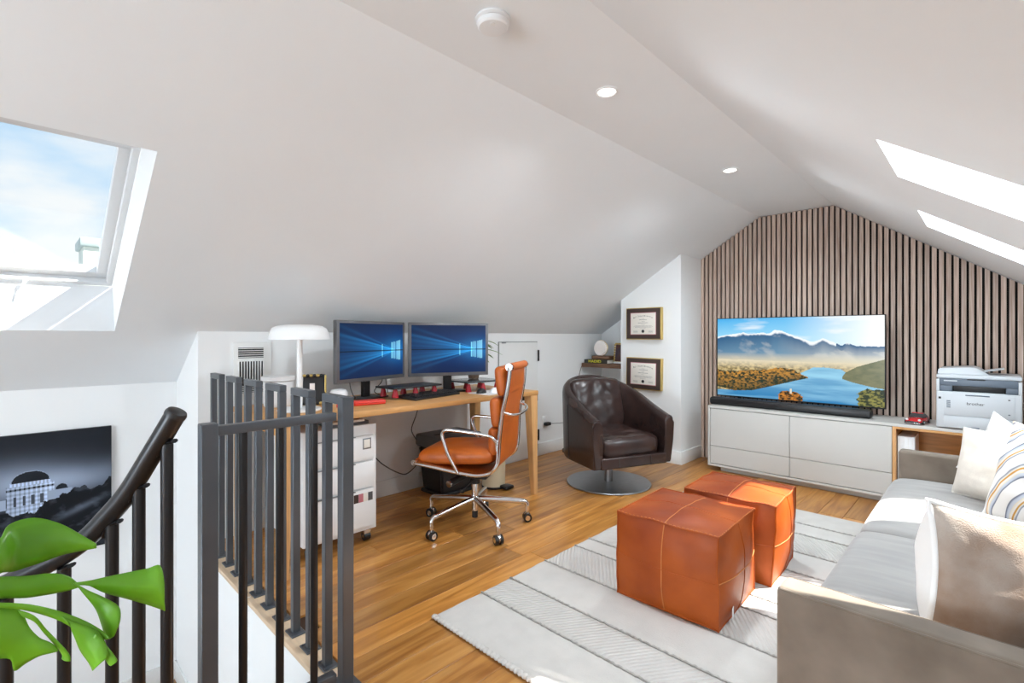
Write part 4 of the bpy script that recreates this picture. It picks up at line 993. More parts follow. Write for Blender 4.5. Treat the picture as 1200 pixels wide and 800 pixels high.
    fc = mixc(np.broadcast_to(C3(40, 54, 40), u.shape + (3,)), np.broadcast_to(C3(206, 146, 62), u.shape + (3,)), np.clip(sm(fx, .38, .72) * (.25 + sun_ * .9), 0, 1))
    img = np.where(f[..., None], fc, img)
    # right headland and near bush
    h2 = (v < np.interp(u, [.78, .80, .86, .95, 1.0], [.30, .36, .43, .49, .52])) & (v > np.interp(u, [.78, .85, .95, 1], [.29, .25, .21, .20])) & (u > .785)
    img = np.where(h2[..., None], mixc(np.broadcast_to(C3(96, 104, 76), u.shape + (3,)), np.broadcast_to(C3(136, 132, 96), u.shape + (3,)), n2(u * 30, v * 30, 17)), img)
    def bush(cx_, cy_, rx, ry, s, c0, c1):
        nonlocal img
        d_ = ((u - cx_) / rx) ** 2 + ((v - cy_) / ry) ** 2 + (n2(u * 30, v * 30, s) - .5) * .9
        img = np.where((d_ < 1)[..., None], mixc(np.broadcast_to(c0, u.shape + (3,)), np.broadcast_to(c1, u.shape + (3,)), sm(n2(u * 70, v * 60, s + 1, 3), .4, .65)), img)
    bush(.485, .035, .075, .075, 31, C3(52, 44, 26), C3(208, 132, 52)); bush(.97, .06, .11, .15, 35, C3(40, 52, 30), C3(142, 138, 66))
    tw = (np.abs(u - .49) < .006) & (v > .08) & (v < .14); img = np.where(tw[..., None], C3(226, 216, 196), img)
    return np.clip(img, 0, 1)
TX0, TX1, TZ0, TZ1 = -1.922, -.598, .672, 1.425
t = thing('television', 'wide flat television showing a mountain lake on the white console', 'television', ((TX0 + TX1) / 2, 4.835, KZ1))
tw_, th_ = TX1 - TX0, TZ1 - TZ0; tz = (TZ0 + TZ1) / 2 - KZ1
b = NB(); add_box(b, (0, .018, tz), (tw_, .034, th_), .004); obj('housing', b, M_blackp, t)
print_mesh('screen', landscape(), tw_ - .014, th_ - .018, M_screen, t, T(0, -.0005, tz + .003) @ FACE_NY)
b = NB(); add_box(b, (.1, .05, tz - .08), (.9, .04, .4), .01); obj('rear_box', b, M_blackp, t)
for s_ in (-1, 1):
    b = NB(); add_box(b, (s_ * .46, .03, .035), (.03, .02, .07), .003); add_box(b, (s_ * .46, .04, .005), (.05, .20, .009), .003); obj('foot', b, M_blackp, t)
t = thing('soundbar', 'long black soundbar lying in front of the television', 'soundbar', (-1.297, 4.715, KZ1))
b = NB(); add_box(b, (0, 0, .036), (1.262, .10, .068), .022, 5); obj('body', b, M_blackp, t)
b = NB(); add_box(b, (0, -.0508, .036), (1.20, .003, .040), .001); obj('front_grille', b, M_cast, t)
b = NB(); add_box(b, (0, 0, .0705), (.12, .03, .002), .0005); obj('touch_panel', b, M_cast, t)
# toy car (front = local -Y)
t = thing('toy_car', 'small red model sports car on the console beside the printer', 'model car', (-.395, 4.72, KZ1), R(-8))
b = NB(); secs = []
for y, w, z0, z1 in ((-.115, .038, .016, .030), (-.108, .048, .012, .038), (-.06, .053, .010, .046), (-.02, .054, .010, .050), (.06, .056, .010, .052), (.105, .053, .012, .050), (.115, .046, .018, .042)):
    secs.append([b.verts.new((x * w, y, z)) for x, z in ((-1, z0 + .008), (-1, (z0 + z1) / 2), (-.86, z1 - .005), (-.5, z1), (0, z1 + .001), (.5, z1), (.86, z1 - .005), (1, (z0 + z1) / 2), (1, z0 + .008), (.8, z0), (-.8, z0))])
for a, c in zip(secs, secs[1:]):
    for j in range(11): b.faces.new((a[j], a[(j + 1) % 11], c[(j + 1) % 11], c[j]))
b.faces.new(secs[0]); b.faces.new(secs[-1][::-1]); obj('body', b, M_carred, t, sub=1)
b = NB()
for (y0, y1, w0, w1, z0, z1) in ((-.035, -.005, .044, .037, .048, .072),):
    lo_ = [(-.044, -.040, .048), (.044, -.040, .048), (.047, .075, .050), (-.047, .075, .050)]; hi_ = [(-.034, -.006, .074), (.034, -.006, .074), (.034, .04, .074), (-.034, .04, .074)]
    a = [b.verts.new(p) for p in lo_]; c = [b.verts.new(p) for p in hi_]; b.faces.new(c)
    for i in range(4): b.faces.new((a[i], a[(i + 1) % 4], c[(i + 1) % 4], c[i]))
obj('windows', b, M_glassd, t)
b = NB(); add_box(b, (0, .017, .0755), (.066, .046, .004), .0015); obj('roof', b, M_carred, t)
for sx in (-1, 1):
    b = NB(); add_sphere(b, (sx * .036, -.108, .036), .009, (1, .6, .8), 10); obj('headlight', b, M_whitem, t)
    for y in (-.07, .072):
        b = NB(); add_cyl(b, (sx * .044, y, .0165), (sx * .057, y, .0165), .016, n=20); wl = obj('wheel', b, M_cast, t); b = NB(); add_cyl(b, (sx * .055, y, .0165), (sx * .0585, y, .0165), .009, n=14); obj('rim', b, M_chrome, wl)
b = NB(); add_box(b, (0, -.117, .020), (.07, .004, .012), .001); obj('grille', b, M_cast, t); b = NB(); add_box(b, (0, -.119, .013), (.085, .004, .004), .001); obj('bumper', b, M_chrome, t)
# printer
PX0, PX1, PY0, PY1 = -.280, .143, 4.575, 4.965
t = thing('printer', 'white and slate laser printer on the console in front of the slatted wall', 'printer', ((PX0 + PX1) / 2, PY0, KZ1)); hw = (PX1 - PX0) / 2; pd = PY1 - PY0
def pb(nm, x0, x1, y0, y1, z0, z1, m, bev=.003, par=None, seg=2):
    b = NB(); add_box(b, ((x0 + x1) / 2, (y0 + y1) / 2, (z0 + z1) / 2), (x1 - x0, y1 - y0, z1 - z0), bev, seg); return obj(nm, b, m, par or t)
pb('body', -hw, hw, .004, pd, .006, .262, M_printer, .008, seg=3)
pb('side_cheek', -hw, -hw + .018, .002, pd, .26, .345, M_printer, .004); pb('side_cheek', hw - .018, hw, .002, pd, .26, .345, M_printer, .004)
pb('output_bay', -hw + .018, hw - .018, .05, pd, .26, .33, M_cast, .002)
pb('bay_left_panel', -hw + .018, -hw + .085, .006, .06, .262, .305, M_pgrey, .003); pb('bay_right_panel', hw - .075, hw - .018, .006, .06, .262, .325, M_pgrey, .003)
pb('bay_lip', -hw + .08, hw - .07, .03, .05, .298, .306, M_dgrey, .001)
cp = pb('control_panel', -hw + .018, hw - .018, .0, .09, .303, .352, M_pgrey, .005)
pb('display', -hw + .04, -hw + .11, -.001, .001, .333, .341, M_printer, .0005, cp); pb('button_strip', -hw + .16, -hw + .25, -.0015, .002, .345, .353, M_cast, .001, cp)
pb('scanner_lid', -hw, hw, .012, pd, .352, .380, M_printer, .007, seg=3)
b = NB(); poly = [(-hw + .004, .380), (-hw + .010, .418), (-.03, .432), (.0, .425), (.055, .385), (.055, .380)]
add_prism(b, [(x, .04, z) for x, z in poly], (0, pd - .06, 0)); bmesh.ops.bevel(b, geom=b.edges[:], offset=.005, segments=2, affect='EDGES'); obj('document_feeder', b, M_printer, t)
b = NB(); add_box(b, (.075, .20, .412), (.115, .22, .005), .002, rot=rot('Y', -12)); obj('feeder_tray', b, M_printer, t)
fc = pb('front_cover', -hw + .04, hw - .035, -.002, .008, .098, .248, M_printer, .002); pb('cover_grip', -.06, .06, -.005, .0, .238, .246, M_pgrey, .001, fc)
pb('paper_cassette', -hw + .04, hw - .035, -.002, .008, .012, .092, M_printer, .002)
pb('level_window', -.06, .01, -.004, .0, .010, .026, M_pgrey, .001)
pb('usb_port', -hw + .012, -hw + .026, .001, .006, .208, .222, M_cast, .001)
text('lettering', 'brother', .028, M_ink, fc, T(-.01, -.0026, .185) @ FACE_NY)
for q in range(5): pb('icon_line', -hw + .055, -hw + .075, -.0032, -.0015, .150 + q * .011, .156 + q * .011, M_pgrey, .0003, fc)
pb('badge', hw - .065, hw - .055, -.0032, -.0015, .222, .229, M_ink, .0003, fc); pb('badge', hw - .065, hw - .055, -.0032, -.0015, .125, .132, M_pgrey, .0003, fc)

# ------------------------------------------------------------------ rug
RX0, RX1, RY0, RY1 = -1.775, .18, 1.312, 3.965
def twill(name, sgn):
    m = M_rug.copy(); m.name = name; tt = m.node_tree; bs = tt.nodes['Principled BSDF']
    tcn = tt.nodes.new('ShaderNodeTexCoord'); mpn = tt.nodes.new('ShaderNodeMapping'); mpn.inputs['Rotation'].default_value = (0, 0, R(35 * sgn)); tt.links.new(tcn.outputs['Object'], mpn.inputs[0])
    w_ = tt.nodes.new('ShaderNodeTexWave'); w_.inputs['Scale'].default_value = 17; w_.inputs['Distortion'].default_value = .6; w_.inputs['Detail'].default_value = 2; tt.links.new(mpn.outputs[0], w_.inputs[0])
    bp = tt.nodes.new('ShaderNodeBump'); bp.inputs['Strength'].default_value = .9; bp.inputs['Distance'].default_value = .004; tt.links.new(w_.outputs['Fac'], bp.inputs['Height']); tt.links.new(bp.outputs[0], bs.inputs['Normal']); return m
M_tw1, M_tw2 = twill('ivory_twill', 1), twill('ivory_twill_reversed', -1)
t = thing('rug', 'ivory woven wool rug with banded texture under the poufs', 'rug', (RX0, RY0, 0))
bands = [(0, .29, M_rug), (.29, .49, M_tw1), (.49, .765, M_rug), (.765, 1.04, M_tw2), (1.04, 1.18, M_rug), (1.18, 1.58, M_tw1), (1.58, 1.86, M_rug), (1.86, 2.16, M_tw2), (2.16, 2.36, M_rug), (2.36, 2.653, M_rug)]
rw = RX1 - RX0
for k, (a, c, m) in enumerate(bands):
    nx, ny = 90, max(4, int((c - a) / .022)); b = NB(); vs = [[None] * (ny + 1) for _ in range(nx + 1)]
    for i in range(nx + 1):
        for j in range(ny + 1):
            x, y = rw * i / nx, a + (c - a) * j / ny
            if i == 0: x += .006 * noise.noise(Vector((1, y * 9, 0)))
            ed = min(j, ny - j) == 0 or i in (0, nx); z = .004 if ed else .0125
            if k == 0 and not ed: z += .004 * noise.noise(Vector((x * 38, y * 38, 0)))
            elif not ed: z += .0012 * noise.noise(Vector((x * 20, y * 20, 3)))
            vs[i][j] = b.verts.new((x, y, z))
    for i in range(nx):
        for j in range(ny): b.faces.new((vs[i][j], vs[i + 1][j], vs[i + 1][j + 1], vs[i][j + 1]))
    obj('woven_band', b, m, t, auto=180)
for a, _, _ in bands[1:]:
    b = NB(); add_tube(b, [(rw * q / 160, a + .002 * math.sin(q * 1.9), .0085 + .0022 * math.sin(q * 2.7)) for q in range(161)], .0042, n=6); obj('seam_yarn', b, M_rugj, t, auto=180)
bb = NB()
for q in range(int(rw / .021)): add_sphere(bb, (.01 + q * .021, .003, .010), .0135, (1, 1.1, .68), 8)
o = obj('looped_edge', bb, M_rug, t, auto=180); o['kind'] = 'stuff'

# ------------------------------------------------------------------ leather poufs
def pouf(loc, sz, rz, lab, seed, lean=0):
    lx, ly, lz = sz; t = thing('leather_pouf', lab, 'pouf', loc, R(rz), 'pair of leather poufs')
    def F(p):   # p in [-1,1]^3 on the cube surface -> shape
        x, y, z = p; q = []
        for i, (v, h) in enumerate(zip((x, y, z), (lx / 2, ly / 2, lz / 2))):
            o_ = [w for j, w in enumerate((x, y, z)) if j != i]
            bul = (1 - abs(o_[0]) ** 2.6) * (1 - abs(o_[1]) ** 2.6)
            amt = .030 if i < 2 else (.018 if v > 0 else 0)
            q.append(v * h + (v ** 5) * bul * amt)
        w = Vector(q); pin = .012 * (abs(x * y * z)) ** 3
        n_ = noise.noise(Vector((x * 2.4 + seed, y * 2.4, z * 2.4))) * .005
        w += Vector((n_ * (abs(x) > .99), n_ * (abs(y) > .99), n_ * .8 * (z > .99)))
        w.z -= .007 * noise.noise(Vector((x * 2 + seed, y * 2, 4))) * (z > .5)
        w.x += lean * (z - 1) * .5
        w.z = max(w.z + lz / 2, .0)
        return w
    b = NB(); n = 22; cache = {}
    def V(p):
        k = tuple(round(v, 5) for v in p)
        if k not in cache: cache[k] = b.verts.new(F(p))
        return cache[k]
    for ax in range(3):
        for s_ in (-1, 1):
            for i in range(n):
                for j in range(n):
                    c4 = []
                    for a, c in ((0, 0), (1, 0), (1, 1), (0, 1)):
                        p = [0, 0, 0]; p[ax] = s_; p[(ax + 1) % 3] = -1 + 2 * (i + a) / n; p[(ax + 2) % 3] = -1 + 2 * (j + c) / n; c4.append(V(p))
                    try: b.faces.new(c4)
                    except ValueError: pass
    obj('leather_body', b, M_pouf, t, auto=50)
    def line(nm, p0, p1, r, m, off=.0):
        p0, p1 = Vector(p0), Vector(p1); pts = []
        for q in range(31):
            p = p0.lerp(p1, q / 30); w = F(p); pts.append(w * (1 + off) - Vector((0, 0, w.z * off)))
        b = NB(); add_tube(b, pts, r, n=6); obj(nm, b, m, t)
    for a in (-1, 1):
        for c in (-1, 1):
            line('corner_piping', (a, c, -1), (a, c, 1), .0042, M_pouf, .004)
        line('top_piping', (a, -1, 1), (a, 1, 1), .0046, M_pouf, .004); line('top_piping', (-1, a, 1), (1, a, 1), .0046, M_pouf, .004)
        line('bottom_piping', (a, -1, -.985), (a, 1, -.985), .004, M_pouf); line('bottom_piping', (-1, a, -.985), (1, a, -.985), .004, M_pouf)
        for ax in (0, 1):
            f = lambda u, v: (a, u, v) if ax == 0 else (u, a, v)
            line('cross_seam', f(-.98, 0), f(.98, 0), .0026, M_poufseam if ax == 0 else M_pouf); line('cross_seam', f(0, -.96), f(0, .98), .0026, M_poufseam if a < 0 else M_pouf)
    line('cross_seam', (0, -.98, 1), (0, .98, 1), .0024, M_poufseam); line('cross_seam', (-.98, 0, 1), (.98, 0, 1), .0024, M_pouf)
    # bright top edge stitching
    bb = NB()
    for q in range(70):
        s_ = q / 70 * 8 - 4
        for e_ in range(1): pass
    for (p0, p1) in (((-1, -1, 1), (1, -1, 1)), ((1, -1, 1), (1, 1, 1)), ((-1, -1, 1), (-1, 1, 1)), ((1, -1, -1), (1, -1, 1)), ((-1, -1, -1), (-1, -1, 1))):
        p0, p1 = Vector(p0), Vector(p1); L_ = [F(p0.lerp(p1, q / 24)) * 1.004 for q in range(25)]
        for q in range(0, 24, 1):
            c = L_[q].lerp(L_[q + 1], .5); d = (L_[q + 1] - L_[q]).normalized()
            add_cyl(bb, c - d * .006 + Vector((0, 0, .0035)), c + d * .004 + Vector((0, 0, .0035)), .0021, n=5)
    o = obj('edge_stitching', bb, M_poufseam, t); o['kind'] = 'stuff'
    return t
t = pouf((-1.062, 2.300, .0135), (.475, .475, .392), 1.5, 'nearer tan leather pouf with cross seams and a white tag', 3)
b = NB(); add_box(b, (.262, -.13, .045), (.003, .035, .045), .0008, 1, rot=rot('Z', 12)); obj('care_tag', b, M_whitep, t)
pouf((-.995, 2.83, .0135), (.455, .43, .400), 3, 'farther tan leather pouf catching a patch of sun', 8, .02)

# ------------------------------------------------------------------ sofa
SX0, SX1, SY0, SY1, SZT = -.415, .56, 1.435, 3.76, .582
t = thing('sofa', 'long taupe velvet sofa with pale grey seat cushions along the right wall', 'sofa', (SX0, SY0, 0))
def sb(nm, x0, x1, y0, y1, z0, z1, m, bev=.02, seg=4, par=None):
    b = NB(); add_box(b, ((x0 + x1) / 2 - SX0, (y0 + y1) / 2 - SY0, (z0 + z1) / 2), (x1 - x0, y1 - y0, z1 - z0), bev, seg); return obj(nm, b, m, par or t)
arm_n = sb('arm', SX0, SX1, SY0, SY0 + .092, .10, SZT, M_velvet, .018, 5); arm_f = sb('arm', SX0 + .02, SX1, SY1 - .092, SY1, .10, SZT - .004, M_velvet, .018, 5)
for y, ar_ in ((SY0 + .004, arm_n), (SY0 + .088, arm_n)):
    b = NB(); add_tube(b, [(.012, y - SY0, SZT - .006), (SX1 - SX0 - .02, y - SY0, SZT - .006)], .0035, n=6); obj('piping', b, M_velvet, ar_)
sb('base_frame', SX0 + .02, SX1, SY0 + .092, SY1 - .092, .10, .262, M_velvet, .012, 3)
sb('backrest', .245, SX1, SY0 + .092, SY1 - .092, .262, .74, M_velvet, .05, 5)
ym = 2.585
def seatc(y0, y1, seed):
    b = NB(); nx, ny = 26, 40; x0, x1, z0, z1 = SX0 - .008, .26, .262, .440; vs = {}
    def pt(u, v, s_):
        e = max(0, (1 - abs(u) ** 8) * (1 - abs(v) ** 10)); z = (z0 + z1) / 2 + s_ * (z1 - z0) / 2 * (.55 + .45 * e ** .5)
        if s_ > 0:
            xx, yy = u, v * 2
            z += e * (.010 * (1 - u * u) + .0035 * math.sin(yy * 22 + 3 * noise.noise(Vector((xx * 2.2, yy * 1.6, seed)))) * (.35 + .65 * noise.noise(Vector((xx, yy * 2, seed + 5)))) )
        r1 = 1 - .02 * abs(v) ** 8
        return ((x0 + x1) / 2 + u * (x1 - x0) / 2 * r1 - SX0, (y0 + y1) / 2 + v * (y1 - y0) / 2 - SY0, z)
    for s_ in (-1, 1):
        for i in range(nx + 1):
            for j in range(ny + 1): vs[(s_, i, j)] = b.verts.new(pt(-1 + 2 * i / nx, -1 + 2 * j / ny, s_))
        for i in range(nx):
            for j in range(ny): b.faces.new([vs[(s_, i + a, j + c)] for a, c in ((0, 0), (1, 0), (1, 1), (0, 1))])
    rim = [(i, 0) for i in range(nx)] + [(nx, j) for j in range(ny)] + [(i, ny) for i in range(nx, 0, -1)] + [(0, j) for j in range(ny, 0, -1)]
    for k in range(len(rim)):
        a, c = rim[k], rim[(k + 1) % len(rim)]; b.faces.new((vs[(-1,) + a], vs[(-1,) + c], vs[(1,) + c], vs[(1,) + a]))
    return obj('seat_cushion', b, M_seat, t, auto=180, sub=1)
seatc(SY0 + .094, ym - .003, 1); seatc(ym + .003, SY1 - .094, 6)
for x in (SX0 + .07, SX1 - .07):
    for y in (SY0 + .07, SY1 - .07):
        b = NB(); add_cyl(b, (x - SX0, y - SY0, .0145 if x < RX1 else .001), (x - SX0, y - SY0, .10), .018, .024, n=16); obj('leg', b, M_walsh, t)
# pillows: local XZ plane, thickness along Y; front faces -Y
def pillow(name, lab, loc, rz, tilt, w, h, th, m, flange=0, seed=0, back=None, roll=0, ppin=.10, pipe=.006, tb=None):
    tf = th; tb = tb or th
    t = thing(name, lab, 'pillow', loc, 0, 'pillows on the sofa')
    t.rotation_euler = (R(tilt), R(roll), R(rz))
    n = 24
    def pt(u, v, s_):
        th = tf if s_ < 0 else tb
        e = max(0, (1 - abs(u) ** 2.4) * (1 - abs(v) ** 2.4)) ** .55
        pin = 1 - ppin * (1 - abs(v) ** 2) * abs(u) ** 3; pin2 = 1 - ppin * (1 - abs(u) ** 2) * abs(v) ** 3
        wr = noise.noise(Vector((u * 2 + seed, v * 2, s_ * 2))) * .018 * e + noise.noise(Vector((u * 5 + seed, v * 5, s_))) * .006 * e
        return Vector((u * w / 2 * pin, s_ * (th / 2 * e + .0035) + wr * s_, v * h / 2 * pin2 + h / 2))
    for s_, nm, mm in ((-1, 'front_cover', m), (1, 'back_cover', back or m)):
        b = NB(); vs = [[b.verts.new(pt(-1 + 2 * i / n, -1 + 2 * j / n, s_)) for j in range(n + 1)] for i in range(n + 1)]
        for i in range(n):
            for j in range(n): b.faces.new((vs[i][j], vs[i + 1][j], vs[i + 1][j + 1], vs[i][j + 1]))
        cov = obj(nm, b, mm, t, auto=180, sub=1)
        if s_ == -1:
            rimp = [(-1, -1 + 2 * q / n) for q in range(n)] + [(-1 + 2 * q / n, 1) for q in range(n)] + [(1, 1 - 2 * q / n) for q in range(n)] + [(1 - 2 * q / n, -1) for q in range(n)]
            pts = []
            for u, v in rimp:
                p = (pt(u, v, -1) + pt(u, v, 1)) / 2; pts.append(p)
            b = NB(); add_tube(b, pts, pipe, n=8, closed=True); obj('edge_piping', b, back or m, t, auto=180)
    return t
M_pat = bpy.data.materials.new('brushstroke_print'); M_pat.use_nodes = True
tt = M_pat.node_tree; bs = tt.nodes['Principled BSDF']; bs.inputs['Roughness'].default_value = .9
tcn = tt.nodes.new('ShaderNodeTexCoord'); mpn = tt.nodes.new('ShaderNodeMapping'); mpn.inputs['Location'].default_value = (-.30, 0, .10); tt.links.new(tcn.outputs['Object'], mpn.inputs[0])
wv = tt.nodes.new('ShaderNodeTexWave'); wv.wave_type = 'RINGS'; wv.rings_direction = 'Y'; wv.inputs['Scale'].default_value = 1.5; wv.inputs['Distortion'].default_value = 3.5; wv.inputs['Detail'].default_value = 3; wv.inputs['Detail Scale'].default_value = 1.2; tt.links.new(mpn.outputs[0], wv.inputs[0])
rp = tt.nodes.new('ShaderNodeValToRGB'); rp.color_ramp.interpolation = 'LINEAR'; tt.links.new(wv.outputs['Fac'], rp.inputs[0])
E_ = rp.color_ramp.elements; E_[0].position = 0; E_[0].color = lin((240, 238, 234)); E_[1].position = 1; E_[1].color = lin((238, 236, 232))
for ps, c in ((.16, (236, 234, 230)), (.20, (84, 90, 110)), (.25, (150, 158, 176)), (.30, (196, 202, 212)), (.42, (206, 210, 218)), (.47, (232, 220, 196)), (.60, (238, 236, 232)), (.66, (204, 146, 52)), (.72, (214, 158, 66)), (.76, (238, 236, 230)), (.86, (120, 126, 142)), (.90, (232, 232, 232))):
    k = E_.new(ps); k.color = lin(c)
tt.links.new(rp.outputs[0], bs.inputs['Base Color'])
SZC = .452
pillow('lumbar_pillow', 'mottled beige boucle pillow with white back propped against the near sofa arm', (.055, 1.755, SZC - .01), 38, -12, .46, .345, .10, M_hide, seed=3, back=M_white_f, roll=10, pipe=.008, tb=.38)
pillow('throw_pillow', 'fluffy white pillow between the beige and brushstroke pillows', (.12, 2.14, SZC), -58, -26, .38, .34, .14, M_white_f, seed=5)
pillow('throw_pillow', 'pillow with grey, navy and ochre brushstroke print in the middle of the sofa', (.11, 2.80, SZC), -55, -17, .50, .44, .15, M_pat, seed=11)
pillow('throw_pillow', 'plain cream linen pillow standing in the far corner of the sofa', (.045, 3.26, SZC), -33, -14, .45, .335, .18, M_cream, seed=17, ppin=.04)
pillow('throw_pillow', 'white cotton pillow with a peaked corner behind the cream pillow', (.015, 3.53, SZC + .0), -28, 0, .38, .36, .10, M_white_f, seed=23, ppin=.12, roll=27)

# ------------------------------------------------------------------ canvas photograph on the stairwell wall
def cprint(nx=300, ny=190):
    u, v = np.meshgrid((np.arange(nx) + .5) / nx, (np.arange(ny) + .5) / ny)   # u along +Y, v up
    W_, H_ = 1.12, .728; y = u * W_ - (W_ - .443); z = v * H_ - .035
    def n2(x, yy, s, o=4):
        g = np.random.default_rng(s).random((128, 128)); r_ = 0; a = 1; f = 1; tot = 0
        for _ in range(o):
            X, Y = x * f, yy * f; i, j = np.floor(X).astype(int), np.floor(Y).astype(int); a1, b1 = X - i, Y - j; a1 = a1 * a1 * (3 - 2 * a1); b1 = b1 * b1 * (3 - 2 * b1); i %= 127; j %= 127
            r_ = r_ + a * ((g[i, j] * (1 - a1) + g[i + 1, j] * a1) * (1 - b1) + (g[i, j + 1] * (1 - a1) + g[i + 1, j + 1] * a1) * b1); tot += a; a *= .5; f *= 2
        return r_ / tot
    tint = np.array([.78, .94, 1.25])
    g = .022 + .30 * np.exp(-((z - .395) / .075) ** 2 - ((y - .24) / .26) ** 2) + .20 * np.exp(-((z - .43) / .10) ** 2 - ((y - .02) / .2) ** 2) + .04 * np.exp(-((z - .4) / .12) ** 2)
    g = g * (.8 + .4 * n2(u * 5, v * 3, 3))
    # domed hall
    cy, hw_ = .083, .098
    body = (np.abs(y - cy) < hw_ * 1.0) & (z < .405) & (z > .20)
    col = .42 + .22 * (np.sin((y - cy) * 330) > -.2) + .12 * np.sin(z * 260) - .35 * (np.abs(z - .385) < .006)
    win = ((np.sin((y - cy) * 170) > .55) & (z < .345) & (z > .29)); col = np.where(win, .08, col)
    g = np.where(body, col * (.7 + .5 * (y - cy + hw_) / (2 * hw_)), g)
    drum = (np.abs(y - cy) < hw_ * .86) & (z >= .40) & (z < .425); g = np.where(drum, .6 + .2 * np.sin(y * 400), g)
    dome = (((y - cy) / (hw_ * .80)) ** 2 + ((z - .42) / .060) ** 2 < 1) & (z > .42); rimd = (((y - cy) / (hw_ * .84)) ** 2 + ((z - .42) / .064) ** 2 < 1) & (z > .42)
    g = np.where(rimd, .4, g); g = np.where(dome, .02, g)
    wing = (np.abs(y - .205) < .055) & (z < .352) & (z > .30); g = np.where(wing, .42, g)
    d2 = (((y - .214) / .026) ** 2 + ((z - .354) / .028) ** 2 < 1) & (z > .352); g = np.where(d2, .02, g)
    wing2 = (y < -.015) & (y > -.3) & (z < .335) & (z > .28); g = np.where(wing2, .45, g)
    # hillside
    hill = z < .255 + .075 * np.clip((y - .10) / .12, 0, 1) + .05 * (n2(u * 26, v * 10, 7) - .5) * 1.6 + .03 * np.clip((y - .33) / .1, 0, 1)
    hc = .012 + .05 * np.clip(n2(u * 30, v * 28, 9) - .5, 0, 1) * 3 + .12 * np.exp(-(((y - .30) / .10) ** 2 + ((z - .2 - .4 * (y - .25)) / .018) ** 2))
    g = np.where(hill, hc, g)
    return np.clip(g[..., None] * tint, 0, 1)
t = thing('canvas_photo', 'dark blue-grey photograph of a domed white building on the stairwell wall', 'picture', (XD, -.117, .329))
b = NB(); add_box(b, (.013, 0, 0), (.024, 1.12, .728), .001, 1); obj('panel', b, M_blackp, t)
print_mesh('print', cprint(), 1.118, .726, M_print, t, T(.0256, 0, 0) @ FACE_PX)

